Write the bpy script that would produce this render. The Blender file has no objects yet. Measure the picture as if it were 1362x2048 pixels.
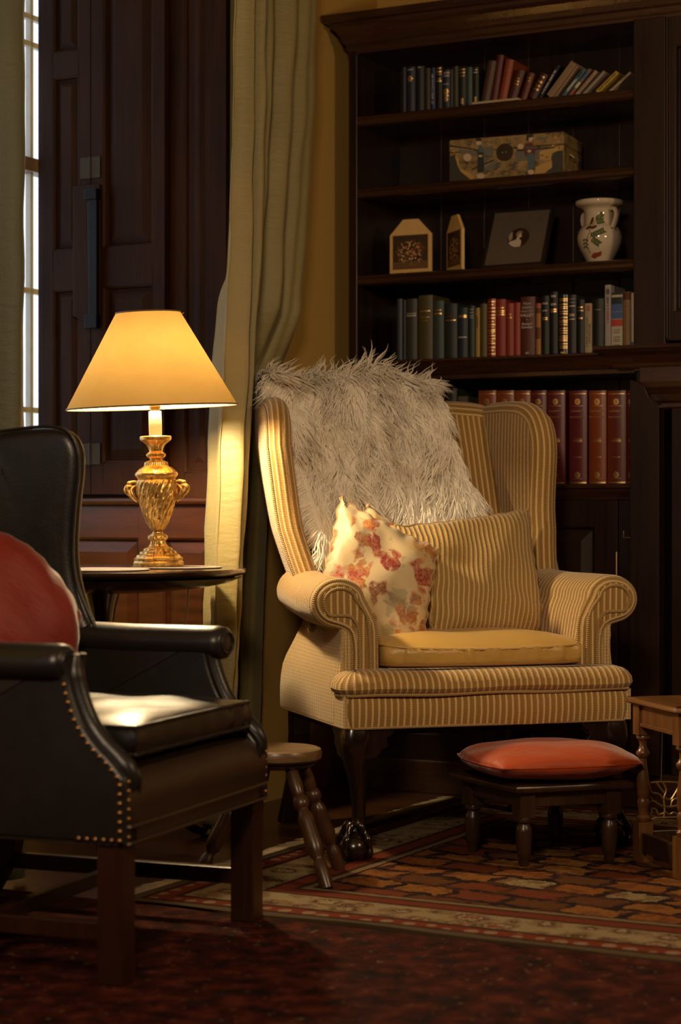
import bpy, bmesh, math, random
import numpy as np
from mathutils import Vector, Matrix
R = math.radians
PI = math.pi
scene = bpy.context.scene
col = scene.collection

# ------------------------------------------------------------------ camera
cam_d = bpy.data.cameras.new('camera')
cam = bpy.data.objects.new('camera', cam_d)
col.objects.link(cam)
cam.location = (0, 0, 0.85)
cam.rotation_euler = (R(90), 0, 0)
cam_d.sensor_fit = 'VERTICAL'
cam_d.sensor_height = 36.0
cam_d.lens = 70.0
cam_d.clip_start = 0.05
cam_d.dof.use_dof = True
cam_d.dof.focus_distance = 5.0
cam_d.dof.aperture_fstop = 3.1
scene.camera = cam

# the room's own axes: U runs along the bookcase wall, W runs along the window wall
P0 = Vector((0.0247, 6.15, 0))
TH = R(-27.4)
U = Vector((math.cos(TH), math.sin(TH), 0))
V = Vector((-math.sin(TH), math.cos(TH), 0))

def room(u, v, z=0.0):
    return P0 + U * u + V * v + Vector((0, 0, z))

# ------------------------------------------------------------------ light and exposure
scene.view_settings.view_transform = 'Standard'
scene.view_settings.look = 'None'
scene.view_settings.gamma = 1.0
scene.view_settings.exposure = 0.0
scene.cycles.use_denoising = True
scene.cycles.max_bounces = 8
scene.cycles.diffuse_bounces = 3
scene.cycles.transmission_bounces = 6
scene.cycles.sample_clamp_indirect = 3.0
scene.cycles.caustics_reflective = False
scene.cycles.caustics_refractive = False
world = bpy.data.worlds.new('sky')
scene.world = world
world.use_nodes = True
bg = world.node_tree.nodes['Background']
bg.inputs['Color'].default_value = (0.84, 0.92, 1.0, 1)
bg.inputs['Strength'].default_value = 1.25

def area(name, loc, target, size, power, color, size_y=None):
    l = bpy.data.lights.new(name, 'AREA')
    l.energy = power
    l.color = color
    l.size = size
    if size_y:
        l.shape = 'RECTANGLE'
        l.size_y = size_y
    o = bpy.data.objects.new(name, l)
    col.objects.link(o)
    o.location = loc
    d = Vector(target) - Vector(loc)
    o.rotation_euler = d.to_track_quat('-Z', 'Y').to_euler()
    return o

# daylight of the second window of the left wall, beside and behind the camera
area('window_daylight', room(0.12, -5.0, 1.5), (0.0, 4.2, 0.5), 0.9, 2.5, (0.62, 0.78, 1.0), 1.5)
# added warm fill for unseen room light, high behind the camera on the left
area('room_fill_light', (-0.25, 1.3, 2.15), (0.35, 5.2, 0.9), 0.35, 36.0, (1.0, 0.74, 0.47))
# added warm fill from the right that brightens the mustard wall strip
area('right_fill_light', (1.9, 3.2, 1.75), (0.4, 5.2, 0.7), 0.25, 14.0, (1.0, 0.68, 0.37))

# ------------------------------------------------------------------ helpers
def lin(c):
    return tuple(((x / 12.92) if x <= 0.04045 else ((x + 0.055) / 1.055) ** 2.4) for x in c)

class Mat:
    """tiny node builder"""
    def __init__(s, name):
        s.m = bpy.data.materials.new(name)
        s.m.use_nodes = True
        s.nt = s.m.node_tree
        s.n = s.nt.nodes
        s.l = s.nt.links
        s.b = s.n['Principled BSDF']
    def new(s, t, **kw):
        x = s.n.new(t)
        for k, v in kw.items():
            setattr(x, k, v)
        return x
    def set(s, sock, v):
        if isinstance(v, bpy.types.NodeSocket):
            s.l.new(v, sock)
        elif isinstance(v, (tuple, list)):
            sock.default_value = tuple(v) + ((1,) if len(v) == 3 and sock.type == 'RGBA' else ())
        else:
            sock.default_value = v
    def coord(s, kind='Object'):
        return s.new('ShaderNodeTexCoord').outputs[kind]
    def mapping(s, vec, scale=(1, 1, 1), rot=(0, 0, 0), loc=(0, 0, 0)):
        x = s.new('ShaderNodeMapping')
        s.l.new(vec, x.inputs['Vector'])
        x.inputs['Scale'].default_value = scale
        x.inputs['Rotation'].default_value = rot
        x.inputs['Location'].default_value = loc
        return x.outputs[0]
    def noise(s, vec, scale, detail=4, rough=0.55, dist=0.0, out='Fac'):
        x = s.new('ShaderNodeTexNoise')
        if vec is not None:
            s.l.new(vec, x.inputs['Vector'])
        x.inputs['Scale'].default_value = scale
        x.inputs['Detail'].default_value = detail
        x.inputs['Roughness'].default_value = rough
        x.inputs['Distortion'].default_value = dist
        return x.outputs[out]
    def vor(s, vec, scale, feature='F1', out='Distance', rand=1.0):
        x = s.new('ShaderNodeTexVoronoi', feature=feature)
        s.l.new(vec, x.inputs['Vector'])
        x.inputs['Scale'].default_value = scale
        x.inputs['Randomness'].default_value = rand
        return x.outputs[out]
    def ramp(s, fac, stops, interp='LINEAR'):
        x = s.new('ShaderNodeValToRGB')
        r = x.color_ramp
        r.interpolation = interp
        while len(r.elements) < len(stops):
            r.elements.new(0.5)
        for e, (p, c) in zip(r.elements, stops):
            e.position = p
            e.color = tuple(c) + ((1,) if len(c) == 3 else ())
        s.l.new(fac, x.inputs['Fac'])
        return x.outputs['Color']
    def math(s, op, a, b=0.0, c=None):
        x = s.new('ShaderNodeMath', operation=op)
        s.set(x.inputs[0], a)
        s.set(x.inputs[1], b)
        if c is not None:
            s.set(x.inputs[2], c)
        return x.outputs[0]
    def mix(s, f, a, b, mode='MIX'):
        x = s.new('ShaderNodeMix', data_type='RGBA', blend_type=mode)
        s.set(x.inputs[0], f)
        s.set(x.inputs[6], a)
        s.set(x.inputs[7], b)
        return x.outputs[2]
    def sep(s, vec):
        x = s.new('ShaderNodeSeparateXYZ')
        s.l.new(vec, x.inputs[0])
        return x.outputs
    def bump(s, h, strength=0.5, dist=0.002, normal=None):
        x = s.new('ShaderNodeBump')
        x.inputs['Strength'].default_value = strength
        x.inputs['Distance'].default_value = dist
        s.l.new(h, x.inputs['Height'])
        if normal is not None:
            s.l.new(normal, x.inputs['Normal'])
        return x.outputs[0]
    def bsdf(s, color=None, rough=None, metal=None, normal=None, **kw):
        b = s.b
        if color is not None: s.set(b.inputs['Base Color'], color)
        if rough is not None: s.set(b.inputs['Roughness'], rough)
        if metal is not None: s.set(b.inputs['Metallic'], metal)
        if normal is not None: s.set(b.inputs['Normal'], normal)
        for k, v in kw.items():
            s.set(b.inputs[k.replace('_', ' ')], v)
        return s.m

MC = {}
def plain(name, rgb, rough=0.6, metal=0.0, **kw):
    key = (name, tuple(rgb), rough, metal)
    if key in MC: return MC[key]
    m = Mat(name)
    co = m.coord('Object')
    n = m.noise(co, 40, 3)
    c = m.mix(m.math('MULTIPLY', n, 0.5), tuple(x * 1.15 for x in rgb), tuple(x * 0.6 for x in rgb))
    r = m.bsdf(c, rough, metal, **kw)
    MC[key] = r
    return r

def wood(name, dark, light, rough=0.32, scale=1.0, axis=2, bump=0.15, coat=0.25, gloss_var=0.15):
    m = Mat(name)
    co = m.coord('Object')
    sc = [9 * scale] * 3
    sc[axis] = 0.7 * scale
    mp = m.mapping(co, tuple(sc))
    n1 = m.noise(mp, 3.0, 6, 0.6, 0.6)
    n2 = m.noise(mp, 22.0, 3, 0.6)
    n3 = m.noise(co, 3.0, 3, 0.5)
    f = m.math('ADD', m.math('MULTIPLY', n1, 0.75), m.math('MULTIPLY', n2, 0.25))
    c = m.ramp(f, [(0.32, dark), (0.68, light)])
    c = m.mix(m.math('MULTIPLY', n3, 0.5), c, tuple(x * 0.6 for x in dark))
    rg = m.math('ADD', m.math('MULTIPLY', m.noise(co, 14, 4), gloss_var), rough - gloss_var / 2)
    nb = m.bump(n2, bump, 0.001)
    return m.bsdf(c, rg, 0, nb, Coat_Weight=coat, Coat_Roughness=0.25)

def ribbed(name, base, line, period=0.017, rough=0.75, vper=0.0045, wear=0.25, sheen=0.35):
    """chenille with vertical cords: cords along V, spaced in U"""
    m = Mat(name)
    uv = m.coord('UV')
    co = m.coord('Object')
    wob = m.noise(co, 9, 2)
    s = m.sep(uv)
    u = m.math('ADD', s[0], m.math('MULTIPLY', wob, 0.004))
    ph = m.math('FRACT', m.math('DIVIDE', u, period))
    d = m.math('ABSOLUTE', m.math('SUBTRACT', ph, 0.5))          # 0 in the middle of a cord .. 0.5
    vv = m.math('SINE', m.math('MULTIPLY', s[1], 2 * PI / vper))
    vv = m.math('MULTIPLY_ADD', vv, 0.5, 0.5)
    fine = m.noise(m.mapping(uv, (1, 1, 1)), 520, 3, 0.7)
    lf = m.ramp(d, [(0.10, (1, 1, 1)), (0.20, (0, 0, 0))])
    lf = m.math('MULTIPLY', lf, m.math('MULTIPLY_ADD', fine, 0.9, 0.35))
    blot = m.noise(co, 6, 4)
    b2 = m.mix(m.math('MULTIPLY', blot, wear * 2), base, tuple(x * 0.55 for x in base))
    b2 = m.mix(m.math('MULTIPLY', vv, 0.25), b2, tuple(min(1, x * 1.6) for x in base))
    c = m.mix(lf, b2, line)
    ed = m.ramp(d, [(0.42, (0, 0, 0)), (0.5, (1, 1, 1))])
    c = m.mix(m.math('MULTIPLY', ed, 0.35), c, tuple(x * 0.45 for x in base))
    h = m.math('ADD', m.math('COSINE', m.math('MULTIPLY', d, 2 * PI)), m.math('MULTIPLY', vv, 0.35))
    h = m.math('ADD', h, m.math('MULTIPLY', fine, 0.5))
    nb = m.bump(h, 0.7, 0.0018)
    return m.bsdf(c, rough, 0, nb, Sheen_Weight=sheen, Sheen_Roughness=0.4)

# ---- meshes
def new_obj(name, me, mat=None, parent=None, loc=None, rot=None, smooth=True):
    o = bpy.data.objects.new(name, me)
    col.objects.link(o)
    if mat is not None:
        me.materials.clear()
        me.materials.append(mat)
    if parent is not None:
        o.parent = parent
    if loc is not None: o.location = loc
    if rot is not None: o.rotation_euler = rot
    if smooth and len(me.polygons):
        me.polygons.foreach_set('use_smooth', [True] * len(me.polygons))
    return o

def tag(o, label=None, cat=None, group=None, kind=None):
    if label: o['label'] = label
    if cat: o['category'] = cat
    if group: o['group'] = group
    if kind: o['kind'] = kind
    return o

def thing(name, label, cat, loc=(0, 0, 0), rotz=0.0, group=None, rot=None):
    o = bpy.data.objects.new(name, None)
    o.empty_display_size = 0.05
    col.objects.link(o)
    o.location = loc
    o.rotation_euler = rot if rot else (0, 0, rotz)
    return tag(o, label, cat, group)

class MB:
    """collects pieces, then makes one mesh"""
    def __init__(s):
        s.v = []; s.f = []; s.uv = []
    def add(s, verts, faces, uvs=None):
        o = len(s.v)
        s.v.extend([tuple(p) for p in verts])
        for k, f in enumerate(faces):
            s.f.append([i + o for i in f])
            if uvs is not None:
                s.uv.append(uvs[k])
            else:
                s.uv.append([(verts[i][0] + verts[i][1], verts[i][2]) for i in f])
        return s
    def grid(s, P, cu=False, cv=False, UV=None, cap=False, flip=False, uoff=0.0):
        """P[n][m] points; cu / cv close the first / second direction"""
        P = np.array(P, float)
        n, m = P.shape[:2]
        if UV is None:
            Pu = np.concatenate([P, P[:1]], 0) if cu else P
            Pv = np.concatenate([P, P[:, :1]], 1) if cv else P
            du = np.linalg.norm(np.diff(Pu, axis=0), axis=2).mean(1)
            dv = np.linalg.norm(np.diff(Pv, axis=1), axis=2).mean(0)
            au = np.concatenate([[0], np.cumsum(du)]) + uoff
            av = np.concatenate([[0], np.cumsum(dv)])
            UV = [[(au[i], av[j]) for j in range(len(av))] for i in range(len(au))]
        faces = []; uvs = []
        for i in range(n if cu else n - 1):
            for j in range(m if cv else m - 1):
                i2 = (i + 1) % n; j2 = (j + 1) % m
                f = [i * m + j, i2 * m + j, i2 * m + j2, i * m + j2]
                t = [UV[i][j], UV[i + 1][j], UV[i + 1][j + 1], UV[i][j + 1]]
                if flip: f.reverse(); t.reverse()
                faces.append(f); uvs.append(t)
        if cap and cv:
            a = [j for j in range(m)]
            b = [(n - 1) * m + j for j in range(m)]
            if flip: a.reverse()
            else: b.reverse()
            # caps close the two ends of direction one
            pts = P.reshape(-1, 3)
            for f in (a[::-1] if False else a, b):
                faces.append(list(f))
                uvs.append([(pts[i][0] + pts[i][1], pts[i][2]) for i in f])
        s.add(P.reshape(-1, 3).tolist(), faces, uvs)
        return s
    def box(s, x0, x1, y0, y1, z0, z1, M=None):
        v = [(x, y, z) for x in (x0, x1) for y in (y0, y1) for z in (z0, z1)]
        f = [(0, 1, 3, 2), (4, 6, 7, 5), (0, 4, 5, 1), (2, 3, 7, 6), (0, 2, 6, 4), (1, 5, 7, 3)]
        ax = [(1, 2), (1, 2), (0, 2), (0, 2), (0, 1), (0, 1)]
        uvs = [[(v[i][a], v[i][b]) for i in q] for q, (a, b) in zip(f, ax)]
        if M is not None: v = [tuple(M @ Vector(p)) for p in v]
        s.add(v, f, uvs)
        return s
    def tube(s, pts, rad, seg=10, closed=False, sx=1.0, cap=True):
        pts = [Vector(p) for p in pts]
        n = len(pts)
        if not hasattr(rad, '__len__'): rad = [rad] * n
        rings = []
        up = Vector((0, 0, 1))
        prev = None
        for i in range(n):
            a = pts[(i - 1) % n] if (closed or i > 0) else pts[0]
            b = pts[(i + 1) % n] if (closed or i < n - 1) else pts[-1]
            t = (b - a)
            if t.length < 1e-9: t = Vector((0, 0, 1))
            t.normalize()
            if prev is None:
                q = up if abs(t.dot(up)) < 0.9 else Vector((1, 0, 0))
                x = t.cross(q).normalized()
            else:
                x = (prev - t * prev.dot(t)).normalized()
            y = t.cross(x)
            prev = x
            rings.append([tuple(pts[i] + (x * math.cos(2 * PI * k / seg) * sx + y * math.sin(2 * PI * k / seg)) * rad[i]) for k in range(seg)])
        s.grid(rings, cu=closed, cv=True, cap=cap and not closed)
        return s
    def lathe(s, prof, seg=40, cx=0, cy=0, mod=None, M=None):
        """prof: (r, z)"""
        P = []
        for (r, z) in prof:
            row = []
            for k in range(seg):
                a = 2 * PI * k / seg
                rr = r * (mod(a, z, r) if mod else 1)
                p = (cx + rr * math.cos(a), cy + rr * math.sin(a), z)
                if M is not None: p = tuple(M @ Vector(p))
                row.append(p)
            P.append(row)
        s.grid(P, cv=True, cap=True, flip=True)
        return s
    def prism(s, poly, a0, a1, fn):
        """extrude the outline poly from a0 to a1; fn(p, q, a) gives the point"""
        n = len(poly)
        P = [[fn(p, q, a) for (p, q) in poly] for a in (a0, a1)]
        L = [0]
        for k in range(n):
            L.append(L[-1] + math.dist(poly[k], poly[(k + 1) % n]))
        UV = [[(a, L[j]) for j in range(n + 1)] for a in (a0, a1)]
        s.grid(P, cv=True, UV=UV)
        for r, rev in ((0, False), (1, True)):
            f = list(range(n))
            if rev: f.reverse()
            s.add(P[r], [f], [[poly[i] for i in f]])
        return s
    def slab(s, outline, t, r, fn, K=6, planar=False, puff=0.0):
        """plate of thickness t with edges rounded by r; outline is a closed 2D loop"""
        O = np.array(outline, float)
        n = len(O)
        area2 = sum(O[i][0] * O[(i + 1) % n][1] - O[(i + 1) % n][0] * O[i][1] for i in range(n))
        if area2 < 0:
            O = O[::-1]
        d = np.roll(O, -1, 0) - O
        nr = np.stack([-d[:, 1], d[:, 0]], 1)
        nr /= np.linalg.norm(nr, axis=1)[:, None] + 1e-12
        N = nr + np.roll(nr, 1, 0)
        N /= np.linalg.norm(N, axis=1)[:, None] + 1e-12
        r = min(r, t / 2)
        rings = []
        arc = []
        acc = 0.0
        last = None
        for side in (0, 1):
            for k in range(K + 1):
                th = (PI / 2) * k / K
                if side == 0:
                    off = r * (1 - math.sin(th)); c = -t / 2 + r * (1 - math.cos(th))
                else:
                    off = r * (1 - math.cos(th)); c = t / 2 - r * (1 - math.sin(th))
                if side == 1 and k == 0 and t - 2 * r < 1e-6: continue
                Q = O + N * off
                rings.append([fn(q[0], q[1], c) for q in Q])
                if last is not None: acc += math.hypot(off - last[0], c - last[1])
                arc.append(acc)
                last = (off, c)
        L = [0]
        for k in range(n): L.append(L[-1] + float(np.linalg.norm(d[k])))
        UV = [[(arc[i], L[j]) for j in range(n + 1)] for i in range(len(rings))]
        if planar:
            pl = []
            for i in range(len(rings)):
                k = i if i <= K else i - K - 1
                th = (PI / 2) * k / K
                off = r * (1 - math.sin(th)) if i <= K else r * (1 - math.cos(th))
                QQ = O + N * off
                pl.append([tuple(QQ[j % n]) for j in range(n + 1)])
            UV = pl
        s.grid(rings, cv=True, UV=UV, flip=True)
        Q = O + N * r
        Ql = [tuple(q) for q in Q]
        # caps with inner rings so that they can puff
        for c, rev in ((-t / 2, True), (t / 2, False)):
            if puff:
                cen = Q.mean(0)
                rr = []
                steps = 6
                for k in range(steps + 1):
                    w = k / steps
                    sc = 1 - w * 0.92
                    bulge = puff * (1 - sc ** 2) ** 1.0
                    cc = c + (bulge if c > 0 else -bulge)
                    rr.append([(cen + (q - cen) * sc, cc) for q in Q])
                P = [[fn(p[0], p[1], cc) for (p, cc) in row] for row in rr]
                UVc = [[(row[j % n][0][0], row[j % n][0][1]) for j in range(n + 1)] for row in rr]
                s.grid(P, cv=True, UV=UVc, flip=not rev)
                f = list(range(n))
                if rev: f.reverse()
                s.add(P[-1], [f], [[tuple(rr[-1][i][0]) for i in f]])
            else:
                f = list(range(n))
                if rev: f.reverse()
                s.add([fn(q[0], q[1], c) for q in Ql], [f], [[Ql[i] for i in f]])
        return s
    def mesh(s, name, weld=True):
        me = bpy.data.meshes.new(name)
        me.from_pydata(s.v, [], s.f)
        uvl = me.uv_layers.new(name='UVMap')
        flat = [c for f in s.uv for p in f for c in p]
        uvl.data.foreach_set('uv', flat)
        bm = bmesh.new()
        bm.from_mesh(me)
        if weld: bmesh.ops.remove_doubles(bm, verts=bm.verts, dist=1e-6)
        bmesh.ops.recalc_face_normals(bm, faces=bm.faces)
        bm.to_mesh(me)
        bm.free()
        me.update()
        return me
    def build(s, name, mat, parent=None, loc=None, rot=None, smooth=True, bevel=0.0, seg=2, angle=35, sub=0):
        me = s.mesh(name)
        o = new_obj(name, me, mat, parent, loc, rot, smooth)
        if bevel:
            b = o.modifiers.new('bevel', 'BEVEL')
            b.width = bevel; b.segments = seg; b.limit_method = 'ANGLE'; b.angle_limit = R(angle)
            b.harden_normals = False
        if sub:
            b = o.modifiers.new('subsurf', 'SUBSURF'); b.levels = sub; b.render_levels = sub
        if smooth:
            sharp(me, angle if not sub else 180)
        return o

def sharp(me, angle=35):
    bm = bmesh.new(); bm.from_mesh(me)
    for e in bm.edges:
        if len(e.link_faces) == 2:
            try:
                if e.calc_face_angle() > R(angle): e.smooth = False
            except ValueError:
                pass
    bm.to_mesh(me); bm.free()

def catmull(pts, n=8, closed=False):
    out = []
    m = len(pts)
    rng = range(m) if closed else range(m - 1)
    for i in rng:
        p0 = pts[(i - 1) % m] if (closed or i > 0) else pts[0]
        p1 = pts[i]; p2 = pts[(i + 1) % m]
        p3 = pts[(i + 2) % m] if (closed or i + 2 < m) else pts[-1]
        for k in range(n):
            t = k / n
            out.append(tuple(0.5 * ((2 * b) + (-a + c) * t + (2 * a - 5 * b + 4 * c - d) * t * t + (-a + 3 * b - 3 * c + d) * t ** 3)
                             for a, b, c, d in zip(p0, p1, p2, p3)))
    if not closed: out.append(tuple(pts[-1]))
    return out

def text_mesh(body, size, spacing=1.0, extrude=0.0002):
    c = bpy.data.curves.new('lettering', 'FONT')
    c.body = body; c.size = size; c.extrude = extrude; c.space_character = spacing
    c.align_x = 'CENTER'; c.align_y = 'CENTER'; c.resolution_u = 2
    o = bpy.data.objects.new('lettering', c)
    col.objects.link(o)
    dg = bpy.context.evaluated_depsgraph_get()
    me = bpy.data.meshes.new_from_object(o.evaluated_get(dg))
    bpy.data.objects.remove(o)
    bpy.data.curves.remove(c)
    return me

def frnd(*k):
    return random.Random(hash(k) & 0xffffffff)

# ------------------------------------------------------------------ materials
M = {}
M['mahogany'] = wood('dark_mahogany', (0.012, 0.005, 0.003), (0.042, 0.0185, 0.010), 0.36)
M['mahogany_h'] = wood('mahogany_across_lit', (0.026, 0.010, 0.005), (0.085, 0.034, 0.016), 0.26, axis=0, coat=0.5)  # grain across; colour lightened to carry the highlight on the shelf edges
M['shutter'] = wood('worn_panelling', (0.014, 0.0045, 0.0016), (0.048, 0.016, 0.005), 0.55, scale=0.8, coat=0.0)
M['dado'] = wood('reddish_panelling', (0.020, 0.006, 0.0025), (0.075, 0.022, 0.007), 0.33, axis=0)
M['tablewood'] = wood('dark_table_wood', (0.020, 0.009, 0.006), (0.045, 0.020, 0.012), 0.14, axis=0, coat=0.6)
M['oak'] = wood('turned_oak', (0.10, 0.040, 0.012), (0.28, 0.12, 0.035), 0.34, scale=1.5)
M['oak_h'] = wood('oak_top', (0.12, 0.048, 0.014), (0.32, 0.14, 0.04), 0.34, scale=1.5, axis=1)
M['stoolwood'] = wood('stool_wood', (0.035, 0.014, 0.006), (0.12, 0.052, 0.020), 0.36, scale=1.5)
M['stooltop'] = wood('stool_top_wood', (0.10, 0.055, 0.022), (0.26, 0.155, 0.068), 0.36, scale=1.5, axis=0)
M['footstool'] = wood('footstool_wood', (0.020, 0.009, 0.005), (0.070, 0.030, 0.013), 0.36, scale=1.5)
M['leg_black'] = wood('ebonised_leg', (0.007, 0.0035, 0.003), (0.028, 0.012, 0.008), 0.20, scale=1.5, coat=0.5)
M['leg_red'] = wood('square_leg_wood', (0.020, 0.0055, 0.003), (0.058, 0.016, 0.006), 0.36)
for _k, _s in (('shutter', 0.15), ('mahogany', 0.3), ('dado', 0.3)):
    M[_k].node_tree.nodes['Principled BSDF'].inputs['Specular IOR Level'].default_value = _s
M['mahogany'].node_tree.nodes['Principled BSDF'].inputs['Coat Weight'].default_value = 0.1
M['gold'] = None
def gold_mat():
    m = Mat('worn_gilding')
    co = m.coord('Object')
    n = m.noise(co, 90, 5, 0.65)
    n2 = m.noise(co, 18, 3)
    c = m.ramp(n, [(0.30, (0.14, 0.065, 0.014)), (0.44, (0.66, 0.40, 0.11)), (0.68, (0.95, 0.68, 0.26))])
    nb = m.bump(m.math('ADD', n, n2), 0.5, 0.0015)
    return m.bsdf(c, 0.33, 0.85, nb)
M['gold'] = gold_mat()
M['gilt'] = plain('gilt_lettering', (0.85, 0.55, 0.20), 0.35, 0.9)
M['silverlet'] = plain('pale_lettering', (0.55, 0.50, 0.45), 0.5, 0.2)
M['brass'] = plain('brass', (0.80, 0.55, 0.20), 0.42, 0.9)
M['iron'] = plain('black_iron', (0.008, 0.008, 0.010), 0.35, 0.7)
M['steel'] = plain('steel_wire', (0.5, 0.5, 0.5), 0.3, 1.0)
M['paper'] = plain('book_pages', (0.50, 0.42, 0.28), 0.9)
M['pipe'] = plain('piping_cord', (0.50, 0.34, 0.13), 0.8)

def plaster(name, c):
    m = Mat(name)
    co = m.coord('Object')
    n = m.noise(co, 2.2, 4)
    n2 = m.noise(co, 60, 4)
    cc = m.mix(m.math('MULTIPLY', n, 0.5), c, tuple(x * 0.75 for x in c))
    return m.bsdf(cc, 0.85, 0, m.bump(n2, 0.15, 0.002))
M['plaster'] = plaster('mustard_plaster', (0.62, 0.385, 0.095))
M['ceiling'] = plaster('ceiling_plaster', (0.45, 0.34, 0.18))

M['cord'] = ribbed('ribbed_chenille', (0.36, 0.195, 0.042), (0.76, 0.56, 0.28), 0.0165)
M['welt'] = ribbed('ribbed_welt', (0.42, 0.25, 0.07), (0.66, 0.46, 0.20), 0.0050)
M['cord_side'] = ribbed('ribbed_chenille_side', (0.56, 0.37, 0.15), (0.72, 0.53, 0.29), 0.0085, vper=0.0085)
M['cord_pillow'] = ribbed('ribbed_pillow', (0.40, 0.24, 0.065), (0.72, 0.54, 0.27), 0.0135)

def leather(name, c):
    m = Mat(name)
    co = m.coord('Object')
    n = m.noise(co, 7, 4)
    v = m.vor(co, 260)
    n3 = m.noise(co, 26, 5, 0.6)
    cc = m.mix(n, c, tuple(x * 0.5 for x in c))
    rg = m.math('MULTIPLY_ADD', n3, 0.22, 0.26)
    nb = m.bump(m.math('ADD', m.math('MULTIPLY', v, 0.5), m.math('MULTIPLY', n3, 1.6)), 0.25, 0.0014)
    return m.bsdf(cc, rg, 0, nb, Coat_Weight=0.15, Coat_Roughness=0.35)
M['leather'] = leather('dark_leather', (0.021, 0.0175, 0.0165))
M['leather_band'] = leather('brown_leather', (0.050, 0.028, 0.016))

def silk(name, c, c2=None, scale=8, rough=0.42, sheen=0.5, bs=0.25):
    m = Mat(name)
    co = m.coord('Object')
    n = m.noise(co, scale, 4)
    w = m.noise(m.mapping(co, (60, 60, 4)), 9, 3)
    cc = m.mix(n, c, c2 or tuple(x * 0.7 for x in c))
    cr = m.noise(m.mapping(co, (5, 5, 16)), 4, 4, 0.6)
    return m.bsdf(cc, rough, 0, m.bump(m.math('ADD', m.math('ADD', n, m.math('MULTIPLY', cr, 1.6)), m.math('MULTIPLY', w, 0.4)), bs, 0.006), Sheen_Weight=sheen, Sheen_Roughness=0.35)
M['curtain'] = silk('gold_green_silk', (0.33, 0.255, 0.095), (0.225, 0.20, 0.085), 6, 0.5, 0.3)
M['curtain_shaded'] = silk('shaded_olive_silk', (0.13, 0.12, 0.060), (0.09, 0.09, 0.050), 5, 0.55, 0.3)  # the curtain silk again, its colour darkened and greened for shade and daylight
M['goldsilk'] = silk('gold_satin', (0.66, 0.42, 0.12), (0.54, 0.32, 0.08), 7, 0.27, 0.2)
M['redsilk'] = silk('red_velvet', (0.30, 0.025, 0.012), (0.17, 0.010, 0.007), 12, 0.5, 0.6)
M['orange'] = silk('orange_velvet', (0.50, 0.075, 0.008), (0.36, 0.040, 0.005), 9, 0.55, 0.6)

def floral():
    m = Mat('floral_silk')
    co = m.coord('UV')
    d = m.noise(co, 38, 4, 0.65, out='Color')
    p = m.new('ShaderNodeVectorMath', operation='SCALE'); m.l.new(d, p.inputs[0]); p.inputs['Scale'].default_value = 0.035
    q = m.new('ShaderNodeVectorMath', operation='ADD'); m.l.new(co, q.inputs[0]); m.l.new(p.outputs[0], q.inputs[1])
    vec = q.outputs[0]
    base = m.mix(m.noise(co, 5, 3), (0.70, 0.55, 0.33), (0.62, 0.47, 0.25))
    clus = m.noise(m.mapping(co, (1, 1, 1), loc=(0.37, 0.11, 0)), 11.0, 2, 0.5)
    mask = m.ramp(clus, [(0.475, (0, 0, 0)), (0.515, (1, 1, 1))])
    v = m.vor(vec, 34)
    spots = m.ramp(v, [(0.58, (1, 1, 1)), (0.70, (0, 0, 0))])
    mk = m.math('MULTIPLY', mask, spots)
    hue = m.ramp(m.noise(co, 7.5, 2, 0.5), [(0.40, (0.30, 0.012, 0.010)), (0.47, (0.38, 0.035, 0.02)), (0.52, (0.50, 0.17, 0.025)), (0.60, (0.24, 0.06, 0.01))])
    sp2 = m.ramp(m.vor(vec, 120), [(0.35, (1, 1, 1)), (0.70, (0.70, 0.70, 0.70))])
    mk = m.math('MULTIPLY', mk, sp2)
    c = m.mix(mk, base, hue)
    g = m.ramp(m.noise(m.mapping(co, (1, 1, 1), loc=(3.1, 1.7, 0)), 16, 3, 0.6), [(0.57, (0, 0, 0)), (0.63, (1, 1, 1))])
    c = m.mix(m.math('MULTIPLY', g, 0.55), c, (0.30, 0.32, 0.20))
    y = m.ramp(m.noise(m.mapping(co, (1, 1, 1), loc=(7.3, 4.2, 0)), 11, 3, 0.6), [(0.55, (0, 0, 0)), (0.63, (1, 1, 1))])
    c = m.mix(m.math('MULTIPLY', y, 0.5), c, (0.65, 0.40, 0.12))
    n = m.noise(co, 260, 2)
    return m.bsdf(c, 0.5, 0, m.bump(n, 0.1, 0.001), Sheen_Weight=0.3)
M['floral'] = floral()

def wool():
    m = Mat('sheep_wool')
    co = m.coord('Object')
    n = m.noise(co, 11, 4, 0.6)
    n2 = m.noise(co, 60, 2)
    c = m.ramp(m.math('ADD', m.math('MULTIPLY', n, 0.7), m.math('MULTIPLY', n2, 0.3)),
               [(0.28, (0.76, 0.65, 0.51)), (0.50, (0.98, 0.91, 0.80))])
    return m.bsdf(c, 0.7, 0, Sheen_Weight=0.25)
M['wool'] = wool()

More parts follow.
